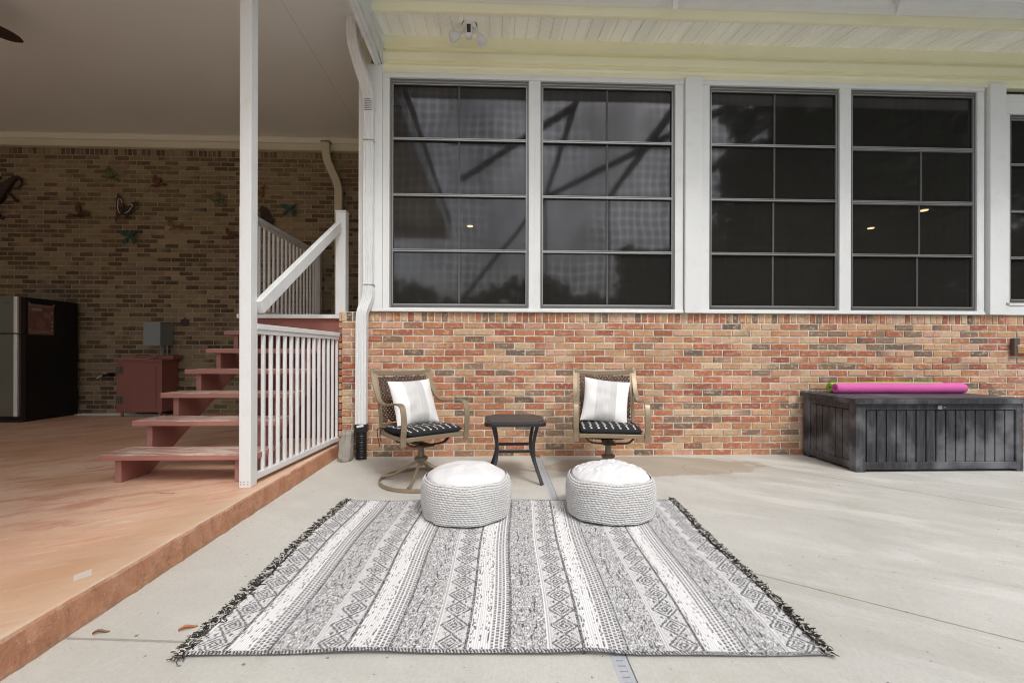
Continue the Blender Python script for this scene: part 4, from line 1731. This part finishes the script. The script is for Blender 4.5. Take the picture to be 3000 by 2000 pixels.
for (sx, sy) in ((0, 0), (1, 0), (0, 1), (1, 1)):
    mb = MB()
    ax = X0 if sx == 0 else X1 - .07
    ay = YA if sy == 0 else YB - .085
    mb.box(ax, ax + (.09 if sx == 0 else .07), ay, ay + .085, 0.0, .6005)
    mb.build('corner_post', M['resin'], bx, bevel=.008, seg=3)
mb = MB()
mb.box(X0 - .028, X1 + .028, YA - .028, YB + .01, .601, .642)
mb.box(X0 - .02, X1 + .02, YA - .02, YB + .005, .6425, .648)
for k in range(6):
    y_ = YA + .02 + k * .110
    mb.box(X0 + .05, X1 - .05, y_, y_ + .100, .6485, .6515)
mb.build('lid', M['resin'], bx, bevel=.005, seg=2)
mb = MB()
mb.box(3.895, 3.935, YA - .006, YA + .003, .552, .588)
mb.tube([(3.945, YA - .008, .566), (3.952, YA - .014, .575), (3.96, YA - .008, .566)], .004, 6)
mb.build('hasp', M['alu'], bx, bevel=.003)

for (nm, mat, x0_, x1_, y_, z_, r_, lb) in (
        ('pool_noodle', M['pink'], 3.305, 4.60, 4.31, .652 + .052, .052, 'bright pink foam pool noodle lying on top of the deck box'),
        ('pool_noodle', M['green'], 3.33, 4.50, 4.415, .652 + .052, .053, 'lime green foam pool noodle lying behind the pink one')):
    o = thing(nm, lb, 'pool noodle', (0, 0, 0), 'pool noodles on the deck box')
    mb = MB()
    n = 30
    vs, fs = [], []
    L = 48
    rings = []
    for i in range(L + 1):
        t_ = i / L
        x = x0_ + (x1_ - x0_) * t_
        rr = r_
        e = min(t_, 1 - t_) * (x1_ - x0_)
        if e < .02:
            rr = r_ * (1 - .16 * (1 - e / .02) ** 2)
        rr *= 1 + .02 * noise.noise(Vector((x * 7, y_, 0)))
        zz_ = z_ + .004 * noise.noise(Vector((x * 2.2, y_ * 5, 3)))
        yy_ = y_ + .01 * noise.noise(Vector((x * 1.7, y_ * 5, 9)))
        for k in range(n):
            a = 2 * math.pi * k / n
            vs.append((x, yy_ + rr * math.cos(a), max(.6518, zz_ + rr * math.sin(a))))
    base = len(vs)
    for x, s_ in ((x0_ , -1), (x1_, 1)):
        for rr in (.011,):
            for k in range(n):
                a = 2 * math.pi * k / n
                vs.append((x, y_ + rr * math.cos(a), z_ + rr * math.sin(a)))
    for i in range(L):
        for k in range(n):
            k2 = (k + 1) % n
            fs.append((i * n + k, i * n + k2, (i + 1) * n + k2, (i + 1) * n + k))
    for k in range(n):
        k2 = (k + 1) % n
        fs.append((k, k2, base + k2, base + k))
        fs.append((L * n + k, L * n + k2, base + n + k2, base + n + k))
    mb.add(vs, fs)
    mb.build('foam', mat, o, smooth=True, angle=50)
    mb = MB()
    mb.tube([(x0_ + .0005, y_, z_), (x1_ - .0005, y_, z_)], .012, 16)
    mb.build('core_hole', M['foam_hole'], o)

# bracket at the far right of the wall
hb = thing('wall_bracket', 'small weathered brown bracket holding tan hose, fixed to the brick at the far right', 'bracket', (5.45, 4.57, 1.1))
mb = MB()
mb.box(5.405, 5.435, 4.545, 4.586, 1.02, 1.205)
mb.box(5.4355, 5.47, 4.548, 4.586, 1.135, 1.205)
mb.build('plate', M['hinge'], hb, bevel=.004)
mb = MB()
for k in range(4):
    mb.tube([(5.4365, 4.545, 1.055 + k * .018), (5.60, 4.545, 1.055 + k * .018)], .0085, 10)
mb.build('hose_loops', paint('tan_hose', (.42, .26, .12), .5, .2, 10), hb, smooth=True)

# ------------------------------------------------------------------ things under the carport
fr_ = thing('refrigerator', 'black sided refrigerator with steel doors at the left edge', 'refrigerator', (-6.45, 6.4, .13))
mb = MB()
mb.box(-6.85, -6.062, 6.10, 6.84, .165, 1.745)
mb.build('cabinet', M['fridge_side'], fr_, bevel=.008)
mb = MB()
mb.box(-6.83, -6.07, 6.08, 6.84, .131, .1645)
mb.build('base', M['black'], fr_)
for (z0, z1) in ((.21, 1.262), (1.275, 1.742)):
    mb = MB()
    mb.box(-6.85, -6.135, 6.035, 6.0985, z0, z1)
    dd = mb.build('door', M['steel'], fr_, bevel=.006)
    mb = MB()
    mb.box(-6.134, -6.088, 6.022, 6.0985, z0, z1)
    mb.build('handle', M['bar'], dd, bevel=.008, seg=3)
    mb = MB()
    mb.box(-6.0875, -6.064, 6.045, 6.0985, z0, z1)
    mb.build('edge_strip', paint('brown_strip', (.045, .03, .03), .5), dd)
mb = MB()
mb.box(-6.255, -6.185, 6.032, 6.0345, 1.655, 1.662)
mb.build('badge', M['hinge'], fr_)
# rusty printed sign on the fridge side (x = -6.06 plane)
sg = thing('tin_sign', 'faded red tin sign with small pale panels, stuck on the side of the refrigerator', 'sign', (-6.058, 6.3, 1.47))
mb = MB()
mb.box(-6.0615, -6.0585, 6.135, 6.475, 1.262, 1.665)
mb.build('plate', paint('faded_tin', (.23, .11, .10), .55, .25, 9, dirt=(.36, .26, .24)), sg)
mb = MB()


def sgb(y0, y1, z0, z1, sh=0.0):
    mb.add([(-6.0578, y0, z0), (-6.0578, y1, z0 - sh), (-6.0578, y1, z1 - sh), (-6.0578, y0, z1)], [(0, 1, 2, 3)])


sgb(6.175, 6.31, 1.575, 1.612, -.006)
for k in range(3):
    sgb(6.14, 6.47, 1.285 + k * .014, 1.291 + k * .014, 0)
    sgb(6.14, 6.47, 1.632 + k * .011, 1.636 + k * .011, 0)
for k in range(4):
    sgb(6.33, 6.44, 1.50 + k * .02, 1.506 + k * .02, .03)
for z_ in (1.33, 1.385, 1.44, 1.565):
    for yc in (6.448,):
        mb.prism([(yc + .014 * math.cos(R(60 * q)), z_ + .016 * math.sin(R(60 * q))) for q in range(6)], lambda u, v, w: (w, u, v), -6.0584, -6.0576)
for z_ in (1.33, 1.60):
    mb.prism([(6.155 + .009 * math.cos(R(60 * q)), z_ + .010 * math.sin(R(60 * q))) for q in range(6)], lambda u, v, w: (w, u, v), -6.0584, -6.0576)
mb.build('pale_print', paint('pale_print', (.42, .34, .32), .6, .2, 20), sg)
mb = MB()
mb.prism([(6.30 + .058 * math.cos(R(20 * q)) * (1 - .15 * math.sin(R(20 * q))), 1.40 + .085 * math.sin(R(20 * q))) for q in range(18)], lambda u, v, w: (w, u, v), -6.0584, -6.0574)
mb.build('oval_panel', paint('rose_panel', (.33, .15, .13), .6, .3, 18), sg)
for yy_ in (6.14, 6.47):
    mb = MB()
    mb.lathe([(.012, 0), (.012, .006), (.004, .009)], 12)
    mb.v = [(-6.0575 + p[2], yy_ + p[0], 1.672 + p[1]) for p in mb.v]
    mb.build('magnet', M['alu'], sg)

# cabinet
cb = thing('pump_cabinet', 'dark red wooden cabinet on short legs beneath the grey electrical box', 'cabinet', (-4.95, 6.7, .13))
mb = MB()
mb.box(-5.285, -4.668, 6.552, 6.885, .195, .905)
mb.build('body', M['maroon'], cb, bevel=.003)
mb = MB()
mb.box(-5.315, -4.655, 6.53, 6.885, .906, .935)
mb.box(-5.14, -4.60, 6.68, 6.885, .936, .99)
mb.build('top', M['maroon'], cb, bevel=.003)
mb = MB()
mb.box(-5.205, -4.745, 6.541, 6.5515, .265, .835)
dd = mb.build('door', M['maroon'], cb, bevel=.003)
for z_ in (.315, .735):
    mb = MB()
    mb.box(-5.275, -5.185, 6.534, 6.5405, z_, z_ + .10)
    mb.tube([(-5.213, 6.531, z_), (-5.213, 6.531, z_ + .10)], .007, 8)
    mb.build('hinge', M['hinge'], dd)
for (x_, y_) in ((-5.22, 6.57), (-4.70, 6.57), (-5.22, 6.85), (-4.70, 6.85)):
    mb = MB()
    mb.box(x_ - .013, x_ + .013, y_ - .013, y_ + .013, .1305, .1945)
    mb.build('leg', M['maroon'], cb)

eb = thing('electrical_box', 'grey metal electrical box on the brick wall above the red cabinet', 'electrical box', (-4.85, 6.8, 1.3))
mb = MB()
mb.box(-4.965, -4.745, 6.63, 6.893, 1.135, 1.45)
mb.build('box', M['greybox'], eb, bevel=.004)
mb = MB()
mb.box(-4.972, -4.738, 6.618, 6.6295, 1.13, 1.458)
mb.build('cover', M['greybox'], eb, bevel=.003)
mb = MB()
mb.tube([(-4.80, 6.72, 1.135), (-4.80, 6.72, .992)], .013, 10)
mb.tube([(-4.755, 6.78, 1.135), (-4.755, 6.78, .992)], .011, 10)
mb.tube([(-4.83, 6.80, 1.135), (-4.83, 6.80, .992)], .017, 10)
mb.build('conduit', M['conduit'], eb, smooth=True)
mb = MB()
mb.tube(cr([(-4.80, 6.70, 1.06), (-4.82, 6.66, .99), (-4.90, 6.60, .945), (-5.05, 6.57, .942)], 6), .006, 8)
mb.build('cable', M['alu'], eb, smooth=True)

fc = thing('faucet', 'small brass and black garden tap on the back wall left of the cabinet', 'tap', (-5.6, 6.85, .7))
mb = MB()
mb.tube([(-5.60, 6.895, .70), (-5.63, 6.80, .70), (-5.66, 6.77, .69)], .018, 10)
mb.lathe([(.03, -.012), (.034, 0), (.03, .012)], 14, (-5.60, 6.83, .725))
mb.build('valve', M['black'], fc, smooth=True)
mb = MB()
mb.tube([(-5.66, 6.77, .692), (-5.70, 6.755, .675), (-5.715, 6.75, .655)], .013, 10)
mb.tube([(-5.63, 6.80, .735), (-5.68, 6.79, .742)], .006, 8)
mb.build('spout', paint('brass', (.55, .48, .30), .35, .1, 8, metal=.5), fc, smooth=True)

for k, (x0_, x1_, y_, lb) in enumerate(((-6.02, -5.12, 6.86, 'white trim strip lying on the slab, nearest the brick wall'),
                                        (-6.02, -5.10, 6.80, 'white trim strip lying on the slab, middle of three'),
                                        (-6.02, -4.75, 6.745, 'longest white trim strip on the slab, running under the cabinet'))):
    mb = MB()
    mb.box(x0_, x1_, y_ - .012, y_ + .012, .1305, .143)
    o = mb.build('trim_strip', M['white'], None, bevel=.002)
    tag(o, lb, 'trim strip', 'white strips on the slab by the back wall')

# ------------------------------------------------------------------ wall ornaments
K = 6.87 / 6.72


def wx(x, z):
    return x * K, 1.04 + (z - 1.04) * K


GREENM = m_wallart('teal_tin', (.035, .11, .09), (.025, .055, .05))
OLIVE = m_wallart('olive_tin', (.17, .18, .07), (.07, .07, .035))
RUST = m_wallart('rust_tin', (.17, .065, .04), (.07, .03, .02))
AMBER = m_wallart('amber_tin', (.30, .15, .05), (.12, .06, .03))
DKT = m_wallart('dark_tin', (.035, .025, .022), (.06, .035, .03))


def bird(px, pz, size, face, tilt, mat, label, w1=60, w2=120, mat2=None):
    x, z = wx(px, pz)
    t = thing('metal_bird', label, 'wall ornament', (x, 6.875, z), 'metal birds on the back wall')
    s = size
    ct, st_ = math.cos(R(tilt)), math.sin(R(tilt))

    def q(u, v):
        u, v = u * s, v * s
        a, b = u * ct - v * st_, u * st_ + v * ct
        return (x + a * face, z + b)
    mb = MB()
    pts = [q(-.32, -.06), q(-.12, -.02), q(.08, .02), q(.22, .08), q(.30, .10), q(.36, .10), q(.56, .08)]
    rr = [.012, .05, .085, .06, .055, .02, .006]
    mb.tube(cr([(p[0], 6.865, p[1]) for p in pts], 3), [max(.003, a * s) for a in np.interp(np.linspace(0, 6, 19), range(7), rr)], 8)
    body = mb.build('body', mat2 or mat, t, smooth=True)
    for (ang, ln, wd) in ((w1, .62, .24), (w2, .55, .22)):
        mb = MB()
        e = q(.04 + ln * math.cos(R(ang)), .04 + ln * math.sin(R(ang)))
        mb.leaf(q(.04, .03), e, wd * s, .003, 6.858, bend=.05 * s)
        mb.v = [(p[0], p[1] - .06 * math.hypot(p[0] - x, p[2] - z), p[2]) for p in mb.v]
        mb.build('wing', mat, t)
    mb = MB()
    mb.leaf(q(-.22, -.04), q(-.58, -.18), .15 * s, .003, 6.868)
    mb.leaf(q(-.22, -.04), q(-.56, -.04), .11 * s, .003, 6.872)
    mb.build('tail', mat, t)
    return t


bird(-5.519, 3.52, .26, -1, 0, OLIVE, 'olive metal hummingbird highest on the back wall', 95, 160)
bird(-4.853, 3.425, .24, -1, -22, RUST, 'rust red metal hummingbird high on the wall, between the two olive birds', 108, 150)
bird(-4.033, 3.207, .25, -1, 8, OLIVE, 'pale olive metal hummingbird just left of the white post', 105, 155)
bird(-5.94, 2.98, .30, 1, -12, RUST, 'dark rust metal hummingbird left of the butterfly', 105, 20, DKT)
bird(-4.613, 2.82, .23, -1, -35, AMBER, 'orange metal hummingbird below and right of the butterfly', 95, 215)
bird(-5.218, 2.70, .28, 1, 25, GREENM, 'dark teal metal hummingbird below the butterfly', 140, 265)
bird(-3.40, 3.40, .24, 1, 25, AMBER, 'amber metal hummingbird right of the white post, highest on that side', 245, 225)
bird(-2.967, 3.12, .26, 1, 25, GREENM, 'bright teal metal hummingbird above the landing railing', 140, 262)
bird(-3.80, 2.70, .24, -1, -30, RUST, 'rust metal hummingbird low against the left side of the white post', 95, 215)

# butterfly
x, z = wx(-5.319, 3.081)
bf = thing('metal_butterfly', 'large dark metal butterfly with white wing markings on the back wall', 'wall ornament', (x, 6.875, z))
mb = MB()
mb.tube([(x + .01, 6.86, z + .06), (x + .005, 6.855, z), (x, 6.86, z - .09)], [.006, .012, .006], 8)
mb.build('body', DKT, bf, smooth=True)
for sgn in (-1, 1):
    def wq(u, v, s_=sgn):
        # left wings stand steeper than right wings
        if s_ < 0:
            a, b = -u * .62, v * 1.12
        else:
            a, b = u, v * .78
        r_ = R(-14)
        return (x + a * math.cos(r_) - b * math.sin(r_), z + a * math.sin(r_) + b * math.cos(r_))
    poly = [wq(*p) for p in ((.0, .0), (.03, .06), (.10, .14), (.20, .185), (.185, .12), (.17, .05), (.13, -.02), (.12, -.06), (.10, -.11), (.09, -.17), (.065, -.19), (.06, -.13), (.035, -.10), (.01, -.05))]
    mb = MB()
    mb.prism(poly, lambda u, v, w: (u, w - .25 * abs(u - x), v), 6.858, 6.864)
    wg = mb.build('wing', DKT, bf)
    mb = MB()
    path = [wq(*p) for p in ((.05, .07), (.11, .115), (.145, .10), (.125, .04), (.105, -.01), (.07, -.05), (.035, -.065))]
    mb.sweep([(p[0], 6.855 - .25 * abs(p[0] - x), p[1]) for p in cr([(a, 0, b) for a, b in path], 3) for p in ((p.x, p.z),)], (0, 1, 0), .003, .008)
    mb.build('marking', M['bar'], wg)
    mb = MB()
    mb.leaf(wq(.02, .02), wq(.12, .08), .05, .002, 6.856)
    mb.v = [(p[0], p[1] - .25 * abs(p[0] - x) - .003, p[2]) for p in mb.v]
    mb.build('patch', RUST, wg)

# lizard at left
t = thing('metal_lizard', 'large dark metal lizard with a curled tail at the left edge of the back wall', 'wall ornament', (-7.0, 6.875, 3.2))
mb = MB()
lz = [(-7.35, 2.88), (-7.25, 2.98), (-7.14, 3.10), (-7.04, 3.22), (-6.96, 3.34), (-6.88, 3.43), (-6.80, 3.50), (-6.74, 3.49), (-6.71, 3.43), (-6.74, 3.37), (-6.79, 3.36)]
pts = cr([(*(lambda p: (p[0], 6.85, p[1]))(wx(a, b)),) for a, b in lz], 4)
rad = np.interp(np.linspace(0, 10, len(pts)), range(11), [.03, .055, .06, .075, .07, .045, .028, .02, .016, .012, .006])
mb.tube(pts, [float(a) for a in rad], 10)
mb.build('body', DKT, t, smooth=True)
for (a, b, c, d_) in (((-6.98, 3.30), (-6.86, 3.25), (-6.80, 3.17), (-6.77, 3.19)), ((-7.0, 3.32), (-7.06, 3.42), (-7.03, 3.50), (-7.0, 3.51)),
                      ((-7.18, 3.05), (-7.05, 3.0), (-7.0, 2.93), (-6.96, 2.95))):
    mb = MB()
    pp = [wx(*q_) for q_ in (a, b, c, d_)]
    mb.tube(cr([(p[0], 6.86, p[1]) for p in pp], 3), [.028, .026, .022, .018, .018, .018, .02, .022, .016, .01], 8)
    mb.build('leg', DKT, t, smooth=True)

# dark fish-like ornament behind the landing railing, iron leaf ornament
x, z = wx(-3.33, 2.95)
t = thing('metal_pinecone', 'dark scaly metal ornament behind the near end of the landing railing', 'wall ornament', (x, 6.875, z))
mb = MB()
mb.leaf((x - .05, z + .20), (x + .10, z - .20), .16, .008, 6.86)
mb.build('plate', DKT, t)
mb = MB()
for r_ in range(6):
    for c_ in range(3):
        cx_ = x - .035 + r_ * .022 + (c_ - 1) * .035
        cz_ = z + .15 - r_ * .052 + (c_ - 1) * .012
        mb.leaf((cx_, cz_ + .02), (cx_ + .012, cz_ - .025), .032, .003, 6.85 - .0008 * r_)
mb.build('scales', DKT, t)
x, z = wx(-4.476, 1.461)
t = thing('iron_leaf', 'small dark iron maple leaf on the wall right of the electrical box', 'wall ornament', (x, 6.88, z))
mb = MB()
for ang, ln in ((90, .075), (35, .075), (145, .07), (-20, .06), (200, .06), (250, .055), (300, .05)):
    mb.leaf((x, z), (x + ln * math.cos(R(ang)), z + ln * math.sin(R(ang))), .05, .004, 6.88 - ang * .00001)
mb.build('blades', DKT, t)

# ------------------------------------------------------------------ ceiling fan
fx, fy = -4.80, 3.83
t = thing('ceiling_fan', 'dark brown ceiling fan hanging under the carport, one blade in view at the left', 'ceiling fan', (fx, fy, 4.19))
mb = MB()
mb.lathe([(.07, -.04), (.075, -.01), (.07, .008)], 24, (fx, fy, 4.19))
mb.tube([(fx, fy, 4.15), (fx, fy, 4.04)], .012, 10)
mb.lathe([(.04, -.11), (.09, -.10), (.105, -.06), (.10, -.02), (.05, 0)], 28, (fx, fy, 4.04))
mb.build('motor', M['fan'], t, smooth=True)
base_a = R(62)
for k in range(5):
    a = base_a + 2 * math.pi * k / 5
    c_, s_ = math.cos(a), math.sin(a)
    mb = MB()
    out = []
    n = 14
    for q in range(n + 1):
        r_ = .16 + .56 * q / n
        w = .058 + .022 * math.sin(math.pi * (q / n) ** .8)
        if q > n - 3:
            w *= math.sqrt(max(0.02, 1 - ((q - (n - 3)) / 3.05) ** 2))
        out.append((r_, w))
    poly = [(r_, w) for r_, w in out] + [(r_, -w) for r_, w in out[::-1]]
    mb.prism(poly, lambda u, v, w: (fx + u * c_ - v * s_, fy + u * s_ + v * c_, 3.955 + w - v * .22), 0, .008)
    mb.box(0, 1, 0, 1, 0, 1, M=Matrix.Translation((fx, fy, 3.957)) @ Matrix.Rotation(a, 4, 'Z') @ Matrix.Translation((.07, -.015, 0)) @ Matrix.Diagonal((.12, .03, .01, 1)))
    mb.build('blade', M['fan'], t, bevel=.002)

# ------------------------------------------------------------------ security flood light on the soffit
t = thing('security_light', 'white twin floodlight with a camera in the middle, mounted on the soffit', 'floodlight', (-.25, 4.33, 4.15))
mb = MB()
mb.lathe([(.062, -.052), (.066, -.045), (.068, -.01), (.064, 0)], 32, (-.255, 4.33, 4.148))
mb.build('mount', M['white_metal'], t, smooth=True)
mb = MB()
mb.lathe([(.065, -.006), (.071, -.004), (.071, .002), (.065, .004)], 32, (-.255, 4.33, 4.150))
mb.build('gasket', M['black'], t)
mb = MB()
mb.prism(rrect(.062, .135, .022), lambda u, v, w: (-.255 + u, w, 4.055 + v), 4.262, 4.315)
cmr = mb.build('camera_body', M['whitecloth'], t, bevel=.006, seg=3)
mb = MB()
mb.prism(rrect(.036, .078, .006), lambda u, v, w: (-.255 + u, w, 4.066 + v), 4.258, 4.2615)
mb.build('lens_panel', M['lens'], cmr)
for sgn in (-1, 1):
    mb = MB()
    mb.tube(cr([(-.255 + sgn * .045, 4.33, 4.10), (-.255 + sgn * .075, 4.325, 4.07), (-.255 + sgn * .10, 4.32, 4.035)], 4), .013, 12)
    lp = mb.build('lamp_arm', M['white_metal'], t, smooth=True)
    mb = MB()
    ax = Vector((sgn * .35 if sgn > 0 else -.75, -.25, -.9 if sgn > 0 else -.35)).normalized()
    c0 = Vector((-.255 + sgn * .10, 4.318, 4.035))
    L_ = [c0 - ax * .02, c0, c0 + ax * .03, c0 + ax * .055, c0 + ax * .075]
    mb.tube(L_, [.014, .027, .041, .048, .049], 20)
    mb.build('lamp_head', M['whitecloth'], lp, smooth=True)
    mb = MB()
    mb.tube([c0 + ax * .0755, c0 + ax * .082, c0 + ax * .088], [.046, .044, .024], 20)
    mb.build('lamp_lens', M['whitecloth'], lp, smooth=True)

# ------------------------------------------------------------------ pool cage: roof beams rising from the gutter, frame behind the camera
cg = thing('pool_cage', 'white aluminium pool enclosure whose roof beams rise from the house gutter', 'pool enclosure', (3, -2, 0))
for bx_ in (-.9 - .0, 1.566, 3.586, 5.75):
    if bx_ < 0:
        continue
    mb = MB()
    # side plate then sloped run
    mb.prism([(3.937, 4.05), (3.937, 4.36), (2.2, 6.06), (2.2, 5.86), (3.86, 4.19)], lambda u, v, w: (w, u, v), bx_ - .024, bx_ + .024)
    mb.build('sloped_beam', M['cage'], cg, bevel=.002)
    mb = MB()
    mb.box(bx_ - .04, bx_ + .04, -5.1, 2.2, 5.86, 6.05)
    mb.build('roof_beam', M['cage_dark'], cg)
    mb = MB()
    mb.box(bx_ - .035, bx_ + .035, -5.15, -5.05, 0, 5.9)
    mb.build('wall_post', M['cage_dark'], cg)
for (y_, z_) in ((2.2, 5.95), (-1.5, 5.95), (-5.1, 5.95), (-5.1, 2.75), (-5.1, 1.2)):
    mb = MB()
    mb.box(-1.1, 8.2, y_ - .025, y_ + .025, z_ - .04, z_ + .04)
    mb.build('purlin', M['cage_dark'], cg)
for (a, b) in (((-.95, -3.7, 5.95), (1.566, .2, 5.95)), ((1.566, -5.1, 5.95), (3.586, -1.5, 5.95)), ((-1.0, -5.1, 2.75), (1.566, -5.1, 5.95)), ((3.586, -1.5, 5.95), (5.75, 2.2, 5.95))):
    mb = MB()
    mb.sweep([a, b], (0, 0, 1), .12, .11)
    mb.build('brace', M['cage_dark'], cg)


# ------------------------------------------------------------------ trees behind the camera (seen reflected in the windows)
def tree(x, y, h, r, seed, label):
    rg = random.Random(seed)
    t = thing('oak_tree', label, 'tree', (x, y, 0), 'trees beyond the pool enclosure')
    mb = MB()
    mb.tube(cr([(x, y, 0), (x + .1, y, h * .2), (x - .1, y + .1, h * .45), (x, y, h * .75)], 4), [.28, .25, .24, .22, .2, .19, .18, .16, .14, .12, .1, .07, .05], 10)
    limbs = []
    for k in range(9):
        a = rg.uniform(0, 6.28)
        z0 = h * rg.uniform(.3, .6)
        e = Vector((x + math.cos(a) * r * rg.uniform(.5, .85), y + math.sin(a) * r * rg.uniform(.5, .85), z0 + h * rg.uniform(.1, .3)))
        limbs.append(e)
        mb.tube([(x, y, z0), ((x + e.x) / 2, (y + e.y) / 2, (z0 + e.z) / 2 + .2), e], [.09, .06, .03], 6)
    mb.build('trunk', M['bark'], t, smooth=True)
    mb = MB()
    cents = limbs + [Vector((x + rg.uniform(-.6, .6) * r, y + rg.uniform(-.6, .6) * r, h * rg.uniform(.45, .95))) for _ in range(16)]
    for c_ in cents:
        cr_ = r * rg.uniform(.22, .42)
        for _ in range(210):
            d_ = Vector((rg.gauss(0, 1), rg.gauss(0, 1), rg.gauss(0, .75))).normalized() * cr_ * rg.random() ** .4
            p = c_ + d_
            u = Vector((rg.uniform(-1, 1), rg.uniform(-1, 1), rg.uniform(-1, 1))).normalized()
            w = u.cross(Vector((rg.uniform(-1, 1), rg.uniform(-1, 1), rg.uniform(-1, 1)))).normalized()
            s_ = rg.uniform(.14, .27)
            mb.add([p - u * s_, p + w * s_ * .6, p + u * s_, p - w * s_ * .6], [(0, 1, 2, 3)])
    mb.build('crown', M['foliage'], t)
    return t


tree(11.0, -8.0, 10.5, 3.2, 1, 'tall leafy tree nearest the enclosure, behind the photographer to the right')
tree(15.5, -9.5, 13.0, 4.2, 2, 'tallest broad tree far right behind the enclosure')
tree(9.6, -4.2, 9.0, 2.6, 5, 'dense round tree closest behind the right end of the enclosure')
tree(18.0, -5.0, 13.0, 4.4, 6, 'broad tree farthest to the right beyond the house end')
tree(13.5, -3.0, 12.0, 3.8, 3, 'wide tree beside the house end, right of the enclosure')
hg = thing('added_hedge', 'tall dense dark bushes added beyond the enclosure to darken window reflections, below the tall trees', 'added_hedge', (14, -12, 0))
mb = MB()  # unseen bushes, put in to close a bright gap in the window reflections
rg = random.Random(19)
for k in range(14000):
    tt = rg.random()
    cx_, cy_ = lerp(6.5, 25, tt), lerp(-14.5, -7, tt ** 2)
    hh = 6.4 + .9 * noise.noise(Vector((cx_ * .8, 0, 0)))
    p = Vector((cx_, cy_ + rg.uniform(-.8, .8), hh * rg.random() ** .8))
    s_ = rg.uniform(.16, .34)
    u = Vector((rg.uniform(-1, 1), rg.uniform(-1, 1), rg.uniform(-1, 1))).normalized()
    w = u.cross(Vector((rg.uniform(-1, 1), rg.uniform(-1, 1), rg.uniform(-1, 1)))).normalized()
    mb.add([p - u * s_, p + w * s_ * .7, p + u * s_, p - w * s_ * .7], [(0, 1, 2, 3)])
mb.build('leaves', M['foliage'], hg)
mb = MB()
for k in range(14):
    tt = (k + .5) / 14
    mb.tube([(lerp(6.5, 25, tt), lerp(-14.5, -7, tt ** 2), 0), (lerp(6.5, 25, tt) + .1, lerp(-14.5, -7, tt ** 2), 4.2)], .05, 6)
mb.build('stems', M['bark'], hg)
mb = MB()
rg = random.Random(9)
for k in range(9000):
    x = rg.uniform(-60, 60)
    hh = 8.2 + 2.6 * noise.noise(Vector((x * .12, 0, 0))) + 1.2 * noise.noise(Vector((x * .5, 4, 0)))
    z = hh * rg.random() ** .7
    y = -42 + rg.uniform(-3, 3)
    s_ = rg.uniform(.35, .7)
    u = Vector((rg.uniform(-1, 1), rg.uniform(-.6, .6), rg.uniform(-1, 1))).normalized()
    w = u.cross(Vector((rg.uniform(-1, 1), 1, rg.uniform(-1, 1)))).normalized()
    p = Vector((x, y, z))
    mb.add([p - u * s_, p + w * s_ * .7, p + u * s_, p - w * s_ * .7], [(0, 1, 2, 3)])
o = mb.build('distant_wood', M['foliage'])
o['kind'] = 'stuff'
o['label'] = 'low far-off belt of trees behind the pool enclosure'
o['category'] = 'woodland'


# ------------------------------------------------------------------ dry leaves and twigs
def dry_leaf(x, y, z, L, w, ang, mat, label):
    mb = MB()
    n = 8
    vs, fs = [], []
    for i in range(n + 1):
        t_ = i / n
        ww = w * .5 * math.sin(math.pi * (t_ * .94 + .03)) ** .7
        for k, s_ in enumerate((-1, 0, 1)):
            u = (t_ - .5) * L
            v = s_ * ww
            zz = .004 + .007 * abs(s_) + .006 * math.sin(t_ * 5)
            vs.append((x + u * math.cos(ang) - v * math.sin(ang), y + u * math.sin(ang) + v * math.cos(ang), z + zz))
    m = len(vs)
    vs += [(p[0], p[1], p[2] - .0012) for p in vs]
    for i in range(n):
        for k in range(2):
            a = i * 3 + k
            fs.append((a, a + 1, a + 4, a + 3))
            fs.append((m + a + 3, m + a + 4, m + a + 1, m + a))
    mb.add(vs, fs)
    o = mb.build('dry_leaf', mat, smooth=True)
    tag(o, label, 'leaf', 'dry leaves on the patio')


dry_leaf(-1.452, 1.735, 0, .05, .013, R(24), M['leaf_brown'], 'rolled brown leaf lying on the joint near the slab')
dry_leaf(-1.15, 1.752, 0, .06, .018, R(35), M['leaf_orange'], 'curled orange leaf touching the rug fringe at its front left corner')
mb = MB()
mb.tube(cr([(-2.19, 3.02, .133), (-2.15, 3.01, .134), (-2.10, 3.0, .133), (-2.06, 3.01, .133)], 3), .0012, 5)
tag(mb.build('twig', M['leaf_brown']), 'thin brown twig on the peach slab in front of the first stair tread', 'twig')
